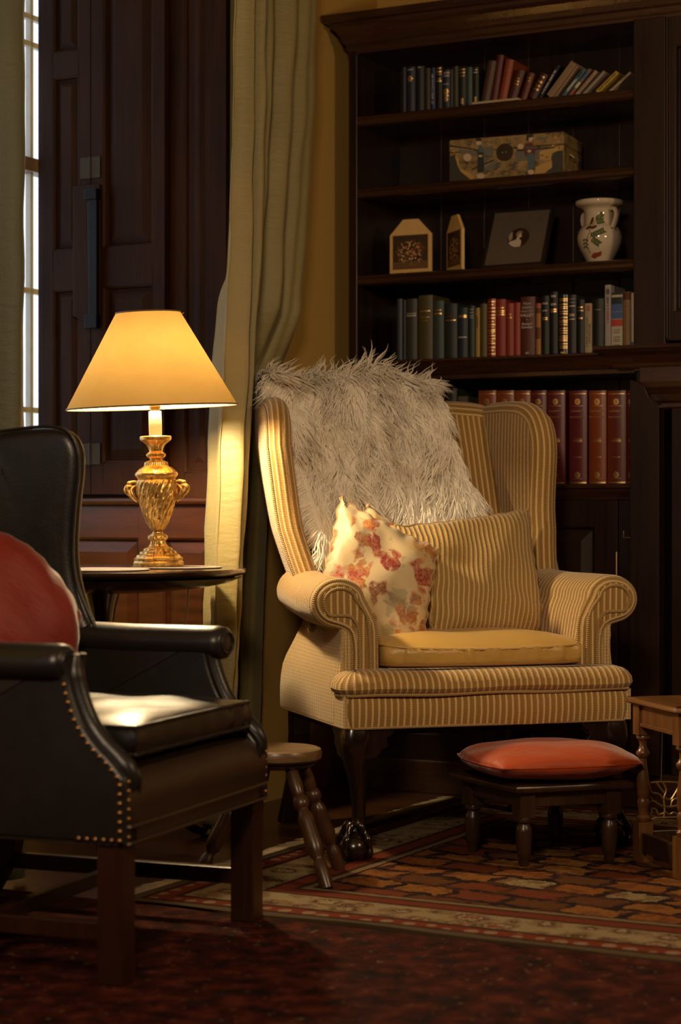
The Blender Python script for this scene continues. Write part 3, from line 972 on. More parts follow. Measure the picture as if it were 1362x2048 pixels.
def book(label, group, px0, px1, pytop, zs, color, depth=0.125, v=0.035, tilt=0.0, deco=(), paper=False, pages=True, u0=None, t=None, h=None, rough=0.5):
    if u0 is None:
        u0 = u_of(px0, v); t = u_of(px1, v) - u0
    if h is None: h = z_of((px0 + px1) / 2, pytop, v) - zs
    t = t - 0.0008
    # stands on its lower right corner when it leans to the right
    r = bpy.data.objects.new('book', None); col.objects.link(r)
    p = room(u0 + t, v, zs + 0.0004) if tilt > 0 else room(u0, v, zs + 0.0004)
    r.location = p
    r.rotation_euler = Matrix.Rotation(TH, 3, 'Z').to_4x4().to_3x3().to_euler()
    if tilt:
        r.rotation_euler = (Matrix.Rotation(TH, 3, 'Z') @ Matrix.Rotation(tilt, 3, 'Y')).to_euler()
    x0 = -t if tilt > 0 else 0.0
    tag(r, label, 'book', group)
    b = 0.0022 if not paper else 0.0006
    # cover: rounded spine and two boards in one shell
    bulge = min(0.006, t * 0.22) if not paper else 0.0008
    n = 9
    sp = [(x0 + t * k / n, -bulge * math.sin(PI * k / n) ** 0.8) for k in range(n + 1)]
    outl = [(x0, depth)] + sp + [(x0 + t, depth), (x0 + t - b, depth), (x0 + t - b, 0.004)] + [(x0 + b, 0.004), (x0 + b, depth)]
    mb = MB(); mb.prism(outl, 0.0, h, lambda p, q, a: (p, q, a))
    mb.build('cover', cloth('book_cloth', color, rough), r, smooth=True, angle=40)
    if pages:
        ins = 0.0035 if not paper else 0.0003
        MB().box(x0 + b, x0 + t - b, 0.0045, depth - 0.004, ins, h - ins).build('page_block', M['paper'], r, smooth=False)
    def sy(x):
        q = min(max((x - x0) / t, 0), 1)
        return -bulge * math.sin(PI * q) ** 0.8 - 0.0005
    bands = {}
    for d in deco:
        k = d[0]; mt = d[-1]
        mbb = bands.setdefault(mt, MB())
        if k == 'line':       # ('line', zfrac, height m, width frac, mat)
            zc = h * d[1]; w = d[3]
            P = [[(x0 + t * (0.5 + (q / 8 - 0.5) * w), sy(x0 + t * (0.5 + (q / 8 - 0.5) * w)), zc + s * d[2] / 2) for q in range(9)] for s in (-1, 1)]
            mbb.grid(P)
        elif k == 'dots':     # small marks standing in for lettering too small to read
            zc = h * d[1]; w = d[3]; rr = random.Random(int(zs * 1000 + px0 if px0 else 1) + int(d[1] * 100))
            x = x0 + t * (0.5 - w / 2)
            while x < x0 + t * (0.5 + w / 2) - 0.0006:
                ww = rr.uniform(0.0006, 0.0016)
                hh = d[2] * rr.uniform(0.7, 1.0)
                mbb.add([(x, sy(x), zc - hh / 2), (x + ww, sy(x + ww), zc - hh / 2), (x + ww, sy(x + ww), zc + hh / 2), (x, sy(x), zc + hh / 2)], [(0, 1, 2, 3)])
                x += ww + 0.0007
        elif k == 'vdots':    # ('vdots', zfrac, length fraction, width frac, mat): a column of marks along the spine
            rr = random.Random(int(px0)); zc = h * (d[1] - d[2] / 2); w = d[3] * t; xc = x0 + t * 0.5
            while zc < h * (d[1] + d[2] / 2):
                hh = rr.uniform(0.0012, 0.0026); ww = w * rr.uniform(0.7, 1.0) / 2
                mbb.add([(xc - ww, sy(xc - ww), zc), (xc + ww, sy(xc + ww), zc), (xc + ww, sy(xc + ww), zc + hh), (xc - ww, sy(xc - ww), zc + hh)], [(0, 1, 2, 3)])
                zc += hh + (0.0012 if rr.random() < .8 else 0.004)
        elif k == 'emblem':   # ('emblem', zfrac, size, petals, mat)
            zc = h * d[1]; s = d[2]; xc = x0 + t * 0.5
            for a in range(d[3]):
                an = 2 * PI * a / d[3]
                cx, cz = xc + math.cos(an) * s * 0.30 * min(1, t / s), zc + math.sin(an) * s * 0.34
                pts = [(cx + math.cos(q * PI / 4) * s * 0.15 * min(1, t / s), cz + math.sin(q * PI / 4) * s * 0.15) for q in range(8)]
                mbb.add([(p, sy(p), q) for p, q in pts], [tuple(range(8))])
            pts = [(xc + math.cos(q * PI / 4) * s * 0.12 * min(1, t / s), zc + math.sin(q * PI / 4) * s * 0.12) for q in range(8)]
            mbb.add([(p, sy(p) - 0.0002, q) for p, q in pts], [tuple(range(8))])
        if k == 'line' and d[2] >= 0.0095:
            mbb.build('spine_label', M[mt], r, smooth=False); bands.pop(mt)
    for mt, mbb in bands.items():
        if mbb.v: mbb.build('gilding' if mt in ('gilt', 'silverlet') else 'spine_label', M[mt] if mt in M else mt, r, smooth=False)
    for d in deco:
        pass
    return r, x0, t, h, bulge

def spine_text(bk, body, zfrac, size, mat, vertical=0, xoff=0.0, sp=1.0):
    r, x0, t, h, bulge = bk
    me = text_mesh(body, size, sp)
    o = new_obj('title', me, M[mat] if mat in M else mat, r, (x0 + t * 0.5 + xoff, -bulge - 0.0008, h * zfrac), (R(90), R(-90) * vertical, 0), smooth=False)
    return o

M['redlet'] = plain('red_lettering', (0.35, 0.02, 0.02), 0.6)
M['blacklet'] = plain('black_lettering', (0.02, 0.02, 0.02), 0.6)
M['whitelet'] = plain('white_lettering', (0.70, 0.66, 0.58), 0.6)
M['brownlab'] = plain('brown_label', (0.12, 0.035, 0.012), 0.6)
M['bluelab'] = plain('blue_label', (0.05, 0.10, 0.28), 0.5)
M['redlab'] = plain('red_label', (0.40, 0.05, 0.03), 0.5)
M['darklab'] = plain('dark_label', (0.015, 0.018, 0.022), 0.5)
M['creamlab'] = plain('cream_label', (0.60, 0.52, 0.38), 0.6)
M['yellowlet'] = plain('yellow_lettering', (0.65, 0.45, 0.08), 0.5)

G1 = 'books on the top shelf'
S = SH[0]
book('dark navy book standing first at the left end of the top shelf', G1, 803, 812.5, 135, S, (0.015, 0.022, 0.040))
book('thick navy book with a round gold emblem high on its spine, top shelf', G1, 813, 831, 135, S, (0.020, 0.024, 0.050), deco=[('emblem', 0.74, 0.020, 6, 'gilt'), ('line', 0.94, 0.002, 0.6, 'silverlet')])
book('black-blue plain book right of the round-emblem book on the top shelf', G1, 831.5, 849, 133, S, (0.013, 0.014, 0.024), deco=[('line', 0.97, 0.003, 0.3, 'silverlet')])
book('black book with a brown edge, fourth from the left on the top shelf', G1, 849.5, 861, 137, S, (0.045, 0.028, 0.018))
bk = book('bright navy book with a column of small pale letters, top shelf', G1, 861.5, 871, 136, S, (0.014, 0.030, 0.095), deco=[('vdots', 0.5, 0.7, 0.5, 'silverlet')])
book('black book with two gold tooled bands near its top, top shelf', G1, 872, 885.5, 134, S, (0.016, 0.010, 0.010), deco=[('line', 0.96, .003, .7, 'gilt'), ('line', 0.88, .005, .8, 'gilt'), ('line', 0.82, .0015, .8, 'gilt'), ('line', 0.66, .004, .8, 'gilt'), ('dots', 0.71, .004, .6, 'gilt')])
book('navy book with a large gold figure low on its spine, top shelf', G1, 886, 901, 140, S, (0.018, 0.028, 0.060), deco=[('line', 0.93, .0015, .9, 'silverlet'), ('line', 0.90, .0015, .9, 'silverlet'), ('dots', 0.84, .005, .8, 'silverlet'), ('dots', 0.63, .004, .8, 'silverlet'), ('emblem', 0.44, 0.020, 7, 'gilt'), ('emblem', 0.33, 0.018, 5, 'gilt'), ('emblem', 0.24, 0.016, 6, 'gilt')])
book('thin grey book beside the gold-figure navy book, top shelf', G1, 901.5, 906, 139, S, (0.070, 0.068, 0.055))
book('dark olive plain book in the middle left of the top shelf', G1, 906.5, 917, 133, S, (0.050, 0.046, 0.030))
book('blackish green book with brown letters and a gold foot, top shelf', G1, 918, 933, 136, S, (0.016, 0.022, 0.018), deco=[('line', .95, .002, .8, 'gilt'), ('dots', .87, .005, .7, 'gilt'), ('dots', .79, .003, .8, 'gilt'), ('line', .15, .018, .35, 'gilt')])
book('slim teal cloth book in the middle of the top shelf', G1, 933.5, 945, 135, S, (0.060, 0.095, 0.100))
book('black book with a gold foot right of the teal book, top shelf', G1, 945.5, 958, 135, S, (0.014, 0.018, 0.016), deco=[('line', .93, .002, .7, 'gilt'), ('line', .86, .003, .7, 'silverlet'), ('line', .17, .016, .35, 'gilt')])
T = R
ZF = S + 0.0075
# pamphlet lying flat, the leaning books stand on it
pr_ = thing('paper_folder', 'cream paper folder lying flat under the leaning red books, top shelf', 'folder', room(0.5, 0.1, S + 0.0003), TH)
ua, ub = u_of(943, 0.004), u_of(1036, 0.004)
mb = MB(); mb.box(ua - 0.5, ub - 0.5, -0.094, 0.12, 0.0, 0.0012); mb.box(ua - 0.5, ub - 0.5, -0.094, 0.12, 0.0048, 0.006); mb.box(ua - 0.5, ua - 0.4985, -0.094, 0.12, 0.0, 0.006)
mb.build('cover', plain('cream_card', (0.58, 0.44, 0.24), 0.7), pr_, smooth=False)
MB().box(ua - 0.497, ub - 0.5, -0.090, 0.115, 0.0013, 0.0047).build('page_block', M['paper'], pr_, smooth=False)
def lean(label, pb0, pb1, pt, ytop, color, zs=S, tfac=1.0, **kw):
    """pb0, pb1: foot of the spine; pt: middle of its top edge"""
    v = 0.035
    u0 = u_of(pb0, v); u1 = u_of(pb1, v)
    ut = u_of(pt, v); h = z_of(pt, ytop, v) - zs
    run = ut - (u0 + u1) / 2
    a = math.atan2(run, h)
    t = (u1 - u0) * math.cos(a) * tfac
    L = math.hypot(run, h) - 0.3 * t
    return book(label, G1, pb0, pb1, ytop, zs, color, u0=u1 - t, t=t, h=L, tilt=a, v=v, **kw)
lean('brown mottled book leaning slightly right, first of the leaning books on the top shelf', 961, 979, 986, 118, (0.075, 0.048, 0.030), ZF, deco=[('dots', .55, .09, .3, 'brownlab')])
lean('dark crimson tall book leaning right behind the cream folder, top shelf', 980, 994.5, 1002, 107, (0.110, 0.018, 0.018), ZF)
lean('bright orange-red book leaning right, centre of the top shelf', 996, 1013, 1021, 116, (0.30, 0.055, 0.018), ZF)
lean('brown-red book with small gold letters leaning right of the orange book, top shelf', 1015, 1033, 1043, 138, (0.095, 0.026, 0.016), ZF, deco=[('dots', .50, .004, .6, 'gilt'), ('dots', .60, .004, .6, 'gilt'), ('dots', .70, .004, .3, 'gilt')])
lean('russet book with one gold mark leaning on the top shelf', 1038, 1052, 1064, 144, (0.150, 0.036, 0.020), deco=[('dots', .80, .006, .4, 'gilt'), ('line', .70, .0015, .4, 'gilt')])
lean('maroon book with a diagonal row of gold letters, leaning on the top shelf', 1053, 1072, 1090, 147, (0.070, 0.018, 0.014), deco=[('dots', .86, .006, .5, 'gilt'), ('dots', .66, .008, .6, 'gilt'), ('dots', .50, .008, .6, 'gilt'), ('dots', .36, .008, .6, 'gilt')])
bk = lean('black paperback with white letters leaning on the top shelf', 1073, 1082, 1118, 130, (0.008, 0.010, 0.014), paper=True, deco=[('vdots', 0.5, 0.7, 0.5, 'whitelet')])
lean('broad tan book leaning between the black and the blue paperback, top shelf', 1084, 1104, 1146, 127, (0.32, 0.21, 0.12), tfac=.9, paper=True)
lean('thin buff book leaning just right of the broad tan one, top shelf', 1105, 1111, 1155, 132, (0.36, 0.22, 0.13), paper=True)
bk = lean('blue and teal paperback leaning on the top shelf', 1119, 1130, 1168, 140, (0.050, 0.15, 0.19), paper=True, deco=[('dots', .4, .05, .5, 'whitelet'), ('dots', .8, .02, .5, 'darklab')])
lean('patchy brown and blue paperback leaning on the top shelf', 1133, 1142, 1180, 139, (0.20, 0.13, 0.10), paper=True, deco=[('line', .75, .02, .9, 'bluelab'), ('line', .4, .02, .9, 'creamlab'), ('line', .12, .014, .9, 'redlab')])
bk = lean('cream paperback with a brown line of print leaning on the top shelf', 1146, 1155, 1192, 143, (0.46, 0.33, 0.22), paper=True, deco=[('vdots', 0.5, 0.7, 0.4, 'brownlab')])
lean('pale pinkish paperback leaning left of the yellow one, top shelf', 1161, 1170, 1208, 144, (0.36, 0.28, 0.24), paper=True)
bk = lean('yellow paperback with black letters leaning on the top shelf', 1184, 1197, 1233, 146, (0.52, 0.36, 0.03), paper=True, deco=[('vdots', 0.5, 0.8, 0.45, 'blacklet')])
bk = lean('thin cream paperback leaning far over at the right end of the top shelf', 1213, 1221, 1260, 146, (0.50, 0.38, 0.27), paper=True, deco=[('vdots', 0.5, 0.7, 0.4, 'brownlab')])

G2 = 'books on the middle shelf'
S = SH[3]
book('slate blue book at the left end of the middle shelf of books', G2, 794, 805, 598, S, (0.055, 0.065, 0.085))
book('thin dark blue book second from the left, middle shelf', G2, 805.5, 812, 601, S, (0.012, 0.030, 0.055))
book('charcoal green book with a double silver line, middle shelf', G2, 812.5, 835, 598, S, (0.045, 0.045, 0.035), deco=[('line', .76, .002, .85, 'silverlet'), ('line', .725, .003, .85, 'silverlet')])
book('thick olive brown book with gold lines at the left of the middle shelf', G2, 837, 866, 591, S, (0.085, 0.065, 0.020), deco=[('line', .755, .004, .7, 'gilt'), ('line', .66, .002, .6, 'gilt'), ('dots', .61, .003, .4, 'gilt'), ('dots', .82, .004, .6, 'brownlab')])
book('teal green book with a short gold line, middle shelf', G2, 866.5, 888.5, 602, S, (0.045, 0.065, 0.060), deco=[('line', .78, .004, .65, 'gilt'), ('dots', .84, .004, .6, 'gilt')])
book('blackish teal book with a faint gold line, left of the navy book, middle shelf', G2, 890, 915, 608, S, (0.022, 0.030, 0.032), deco=[('line', .70, .002, .8, 'gilt'), ('dots', .77, .008, .7, 'brownlab')])
book('navy book with a gold title block and a grey line below, middle shelf', G2, 916, 936, 616, S, (0.018, 0.030, 0.052), deco=[('dots', .83, .010, .8, 'gilt'), ('line', .42, .003, .85, 'silverlet')])
book('dark bottle green book left of the yellow one, middle shelf', G2, 937, 950, 612, S, (0.020, 0.042, 0.036), deco=[('line', .93, .0015, .6, 'silverlet'), ('dots', .87, .003, .6, 'silverlet'), ('dots', .81, .003, .6, 'silverlet'), ('line', .77, .0015, .6, 'silverlet')])
book('slim yellow book in the middle shelf of books', G2, 951, 960, 616, S, (0.42, 0.26, 0.045), deco=[('dots', .72, .05, .4, 'brownlab')])
book('olive green book between the yellow and the red book, middle shelf', G2, 960.5, 974.5, 608, S, (0.110, 0.090, 0.028))
book('red book with many gold bands down its spine, middle shelf', G2, 975.5, 991.5, 598, S, (0.26, 0.012, 0.010),
     deco=[('line', f, .0028, .95, 'gilt') for f in (.95, .84, .78, .72, .67, .56, .47, .44, .37, .32, .24, .17, .06)] + [('dots', f, .004, .7, 'gilt') for f in (.90, .61, .52, .41, .28, .12)], rough=0.3)
book('wide red book with gold title lines, right of the gold-banded one, middle shelf', G2, 992, 1012, 599, S, (0.30, 0.030, 0.018), deco=[('line', .80, .003, .85, 'gilt'), ('dots', .765, .005, .8, 'gilt'), ('line', .73, .003, .85, 'gilt'), ('dots', .85, .004, .7, 'gilt')])
book('red book with two small gold marks, middle shelf', G2, 1012.5, 1028, 607, S, (0.34, 0.045, 0.025), deco=[('line', .79, .002, .4, 'gilt'), ('dots', .73, .004, .6, 'gilt')])
book('plain light red book next to the brown lettered one, middle shelf', G2, 1028.5, 1041, 606, S, (0.36, 0.055, 0.032))
bk = book('brown-red book with a pale four-line title and author, middle shelf', G2, 1041.5, 1070.5, 594, S, (0.115, 0.030, 0.020))
spine_text(bk, 'How', .885, .013, 'silverlet')
spine_text(bk, 'GREEN', .815, .011, 'silverlet')
spine_text(bk, 'WAS MY', .75, .010, 'silverlet')
spine_text(bk, 'VALLEY', .685, .0125, 'whitelet')
spine_text(bk, '*', .60, .012, 'whitelet')
spine_text(bk, 'Richard', .54, .0105, 'whitelet')
spine_text(bk, 'Llewellyn', .485, .0095, 'whitelet')
spine_text(bk, 'M', .045, .012, 'whitelet')
book('orange tan book with brown labels right of the brown lettered one, middle shelf', G2, 1071.5, 1082, 607, S, (0.42, 0.18, 0.045), deco=[('line', .965, .010, 1.0, 'redlab'), ('line', .86, .016, 1.0, 'brownlab'), ('line', .43, .034, .9, 'brownlab')])
book('black book with faint gold marks right of the orange tan book, middle shelf', G2, 1083, 1099, 592, S, (0.010, 0.013, 0.014), deco=[('dots', .87, .006, .7, 'silverlet'), ('dots', .75, .005, .6, 'silverlet'), ('line', .60, .002, .7, 'gilt'), ('line', .63, .002, .7, 'gilt')])
book('tall black book with a gold title high up, middle shelf', G2, 1100, 1116, 584, S, (0.010, 0.012, 0.012), deco=[('dots', .93, .008, .6, 'silverlet'), ('dots', .80, .008, .7, 'silverlet'), ('line', .72, .004, .8, 'gilt'), ('line', .685, .004, .8, 'gilt')])
book('black book crowded with gold lettering over its whole spine, middle shelf', G2, 1118, 1136, 590, S, (0.010, 0.014, 0.020),
     deco=[('dots', f, .0045, .95, 'gilt') for f in (.90, .84, .72, .62, .57, .50, .44, .36, .25, .23)] + [('line', f, .0022, .95, 'gilt') for f in (.93, .80, .77, .68, .54, .40, .31, .28, .18, .14, .11)] + [('line', .03, .007, .5, 'yellowlet')], rough=.3)
book('dark grey book with silver lines, middle shelf', G2, 1137, 1153, 590, S, (0.030, 0.026, 0.034), deco=[('line', .93, .001, .7, 'silverlet'), ('line', .87, .001, .7, 'silverlet'), ('line', .81, .003, .8, 'silverlet'), ('dots', .66, .009, .7, 'silverlet'), ('line', .59, .003, .7, 'silverlet')])
book('black book with two gold words beside the cream dictionary, middle shelf', G2, 1154, 1169.5, 600, S, (0.010, 0.010, 0.012), deco=[('dots', .86, .005, .7, 'gilt'), ('dots', .80, .004, .8, 'gilt'), ('dots', .66, .005, .6, 'gilt')])
bk = book('cream dictionary with two vertical lines of black print, middle shelf', G2, 1170, 1184, 607, S, (0.48, 0.38, 0.24), paper=True, deco=[('dots', .90, .020, .6, 'redlab')])
spine_text(bk, 'A SHORT DICTIONARY', .44, .0085, 'blacklet', 1, -0.0035)
spine_text(bk, 'OF FURNITURE', .40, .0085, 'blacklet', 1, 0.0048)
book('plain black book between the cream dictionary and the tall white one, middle shelf', G2, 1186, 1208, 598, S, (0.011, 0.012, 0.015), deco=[('line', .80, .001, .5, 'silverlet')])
bk = book('tall thin white book with red vertical letters, middle shelf', G2, 1210, 1222, 570, S, (0.40, 0.36, 0.37), paper=True, deco=[('dots', .90, .020, .6, 'darklab'), ('vdots', .75, .13, .45, 'blacklet'), ('vdots', .55, .22, .5, 'redlet')])
bk = book('white book with a stack of small coloured pictures on its spine, middle shelf', G2, 1223, 1245.5, 586, S, (0.55, 0.49, 0.38), paper=True, rough=.25,
     deco=[('line', .985, .006, .98, 'darklab'), ('line', .87, .020, .98, 'darklab'), ('line', .75, .022, .98, 'bluelab'), ('line', .625, .020, .98, 'bluelab'), ('line', .50, .020, .98, 'redlab')] + [('dots', f, .003, .6, 'blacklet') for f in (.38, .34, .26, .22, .19, .13, .10)])
book('tan book with a brown band at its head, right end of middle shelf', G2, 1246.5, 1262, 584, S, (0.34, 0.20, 0.085), deco=[('line', .93, .022, 1.0, 'brownlab'), ('line', .76, .001, .9, 'brownlab')])
book('thin white book last at the right end of the middle shelf', G2, 1262.5, 1268.5, 586, S, (0.60, 0.52, 0.42), paper=True, deco=[('line', .12, .018, 1.0, 'bluelab')])

G3 = 'red encyclopedia volumes on the lower shelf'
S = SH[4]
maroon = (0.145, 0.022, 0.026); rust = (0.27, 0.062, 0.020)
enc = [(957, 992.5, rust, 'first from the left, only its head showing over the armchair wing'), (993, 1028.5, rust, 'second from the left, only its head showing over the armchair wing'),
       (1029, 1061.5, rust, 'third from the left, its head above the curve of the armchair wing'), (1062, 1093.5, maroon, 'fourth from the left, half hidden by the armchair wing'),
       (1094, 1130.5, maroon, 'dark red volume just right of the armchair wing'), (1138.5, 1174.5, maroon, 'dark red volume standing between a gap and two brighter rust volumes'),
       (1178, 1213, rust, 'brightest rust coloured volume, third from the right'), (1215, 1252.5, (0.22, 0.040, 0.020), 'rust red volume, second from the right'),
       (1253.5, 1274, maroon, 'last on the right, mostly behind the pilaster')]
for k, (a, b, c, w) in enumerate(enc):
    dc = [('emblem', .88, .020, 8, 'gilt'), ('line', .965, .0015, .9, 'gilt'), ('line', .835, .001, .6, 'gilt'), ('line', .45, .0012, .5, 'gilt'), ('line', .485, .0008, .45, 'gilt'), ('dots', .285, .003, .45, 'gilt'), ('dots', .465, .006, .5, 'gilt'),
          ('emblem', .095, .020, 8, 'gilt'), ('line', .055, .001, .5, 'gilt'), ('line', .012, .004, .95, 'gilt')]
    bk = book('leather encyclopedia volume, ' + w, G3, a, b, 781.5, S, c, depth=.20, v=.028, deco=dc, rough=.30)
    if 3 < k < 8:
        spine_text(bk, "CHAMBERS'S", .778, .0072, 'gilt')
        spine_text(bk, 'ENCYCLOPEDIA', .715, .0062, 'gilt')
book('small dark book left of the encyclopedias, peeping over the sheepskin', 'books peeping over the sheepskin', 893, 914, 777, S, (0.022, 0.024, 0.020), v=.05)
book('small grey-green book left of the encyclopedias above the armchair back', 'books peeping over the sheepskin', 916, 935, 793, S, (0.12, 0.10, 0.065), v=.05, paper=True)
# ================================================================== ornaments on the shelves
def flower_mat():
    m = Mat('flower_painting')
    co = m.coord('UV')
    v = m.vor(co, 160, out='Distance'); cc = m.vor(co, 160, out='Color')
    s = m.sep(cc)
    pet = m.ramp(s[0], [(0.0, (0.55, 0.10, 0.03)), (0.3, (0.60, 0.30, 0.08)), (0.55, (0.62, 0.50, 0.28)), (0.8, (0.40, 0.20, 0.05))], 'CONSTANT')
    uv = m.sep(co)
    dx = m.math('SUBTRACT', uv[0], 0.0); dy = m.math('SUBTRACT', uv[1], 0.055)
    r = m.math('SQRT', m.math('ADD', m.math('MULTIPLY', dx, dx), m.math('MULTIPLY', dy, dy)))
    r = m.math('ADD', r, m.math('MULTIPLY', m.noise(co, 90, 3), 0.02))
    inside = m.ramp(r, [(0.046, (1, 1, 1)), (0.058, (0, 0, 0))])
    mk = m.math('MULTIPLY', inside, m.ramp(v, [(0.35, (1, 1, 1)), (0.55, (0, 0, 0))]))
    c = m.mix(mk, m.mix(m.noise(co, 40, 3), (0.030, 0.016, 0.010), (0.085, 0.045, 0.022)), pet)
    tbl = m.math('LESS_THAN', uv[1], 0.028)
    c = m.mix(m.math('MULTIPLY', tbl, 0.7), c, (0.20, 0.10, 0.035))
    return m.bsdf(c, 0.4)
FM = flower_mat()
card_m = plain('cream_lacquer', (0.72, 0.47, 0.17), 0.45)
def photo_card(label, u, v, w, h, rot, group):
    r = thing('picture_panel', label, 'picture', room(u, v, SH[2] + 0.0005), TH + rot, group)
    c = w * 0.32; hs = h * 0.72
    ol = [(-w / 2, 0), (w / 2, 0), (w / 2, hs), (w / 2 - c, h), (-w / 2 + c, h), (-w / 2, hs)]
    mb = MB(); mb.prism(ol, 0.0, 0.010, lambda p, q, a: (p, a, q))
    mb.build('panel', card_m, r, smooth=False, bevel=0.0012)
    a, b0, b1 = w * 0.41, h * 0.10, h * 0.70
    mb = MB(); mb.add([(-a, -0.0006, b0), (a, -0.0006, b0), (a, -0.0006, b1), (-a, -0.0006, b1)], [(0, 1, 2, 3)], [[(-0.055, 0.005), (0.055, 0.005), (0.055, 0.115), (-0.055, 0.115)]])
    pc = mb.build('flower_picture', FM, r, smooth=False)
    mb = MB()
    for (x0, x1, z0, z1) in ((-a - .002, a + .002, b0 - .002, b0), (-a - .002, a + .002, b1, b1 + .002), (-a - .002, -a, b0, b1), (a, a + .002, b0, b1)):
        mb.box(x0, x1, -0.001, 0.0, z0, z1)
    mb.build('gilt_line', plain('brown_line', (0.20, 0.08, 0.02), 0.5), r, smooth=False)
    return r
v = 0.05
photo_card('cream clipped-corner panel with a flower bouquet picture, facing forward on the shelf', (u_of(780, v) + u_of(862, v)) / 2, v, u_of(862, v) - u_of(780, v), 0.168, R(2), 'flower picture panels')
photo_card('cream clipped-corner flower panel turned nearly sideways beside the framed photograph', u_of(908, 0.05), 0.05, 0.118, 0.170, R(-43), 'flower picture panels')

# framed portrait photograph leaning back
def portrait():
    v = 0.06
    ua, ub = u_of(962, v), u_of(1086, v)
    w = ub - ua; h = 0.197
    r = thing('photograph_frame', 'dark framed photograph with a round portrait of a woman in white, leaning on the shelf', 'picture frame', room((ua + ub) / 2, v, SH[2] + 0.003))
    r.rotation_euler = (Matrix.Rotation(TH + R(1), 3, 'Z') @ Matrix.Rotation(R(-27), 3, 'X')).to_euler()
    h = 0.212
    mb = MB()
    f = 0.010
    for (x0, x1, z0, z1) in ((-w/2, w/2, 0, f), (-w/2, w/2, h - f, h), (-w/2, -w/2 + f, f, h - f), (w/2 - f, w/2, f, h - f)):
        mb.box(x0, x1, -0.004, 0.008, z0, z1)
    mb.build('frame', plain('dark_frame_wood', (0.018, 0.011, 0.009), 0.35), r, smooth=False, bevel=0.002)
    MB().box(-w/2 + f, w/2 - f, 0.0, 0.006, f, h - f).build('mount', plain('grey_brown_mount', (0.115, 0.090, 0.070), 0.4), r, smooth=False)
    # easel strut behind
    MB().box(-0.012, 0.012, 0.009, 0.012, 0.0, 0.16).build('strut', plain('dark_frame_wood', (0.018, 0.011, 0.009), 0.35), r, smooth=False)
    cx, cz, R0 = 0.003, h * 0.50, 0.0345
    def disc(mb, x, z, rx, rz, y, n=28, a0=0, a1=2 * PI):
        mb.add([(x + rx * math.cos(a0 + (a1 - a0) * k / n), y, z + rz * math.sin(a0 + (a1 - a0) * k / n)) for k in range(n)], [tuple(range(n))])
    ph = MB(); disc(ph, cx, cz, R0, R0, -0.0006)
    p = ph.build('photograph', plain('sepia_dark', (0.045, 0.022, 0.014), 0.3), r, smooth=False)
    lt = plain('sepia_light', (0.62, 0.50, 0.40), 0.4)
    md = plain('sepia_mid', (0.30, 0.20, 0.13), 0.4)
    g = MB()   # pale haze on the left of the portrait
    g.add([(cx + x, -0.0009, cz + z) for x, z in ((-0.033, 0.004), (-0.0305, 0.014), (-0.024, 0.0235), (-0.020, 0.010), (-0.020, -0.004), (-0.028, -0.012))], [tuple(range(6))])
    g.build('portrait_background', plain('sepia_pale', (0.38, 0.30, 0.23), 0.4), p, smooth=False)
    g = MB()
    g.add([(cx + x, -0.0011, cz + z) for x, z in ((-0.029, -0.018), (-0.023, -0.012), (-0.012, -0.009), (-0.006, -0.006), (-0.005, 0.001), (0.003, 0.000), (0.004, -0.007), (0.010, -0.010), (0.012, -0.020), (0.011, -0.0322), (0.0, -0.0342), (-0.012, -0.032), (-0.022, -0.0262))], [tuple(range(13))])
    disc(g, cx + 0.002, cz + 0.008, 0.0072, 0.0095, -0.0012, 16)
    g.add([(cx + x, -0.0012, cz + z) for x, z in ((0.007, 0.012), (0.0112, 0.005), (0.0095, 0.0035), (0.009, 0.0), (0.006, 0.0))], [tuple(range(5))])
    g.build('portrait_figure', lt, p, smooth=False)
    g = MB()
    g.add([(cx + x, -0.0014, cz + z) for x, z in ((-0.010, 0.012), (-0.006, 0.021), (0.003, 0.024), (0.010, 0.0205), (0.0115, 0.016), (0.006, 0.0165), (0.000, 0.012), (-0.002, 0.004), (-0.007, 0.004))], [tuple(range(9))])
    g.build('portrait_hair', md, p, smooth=False)
portrait()

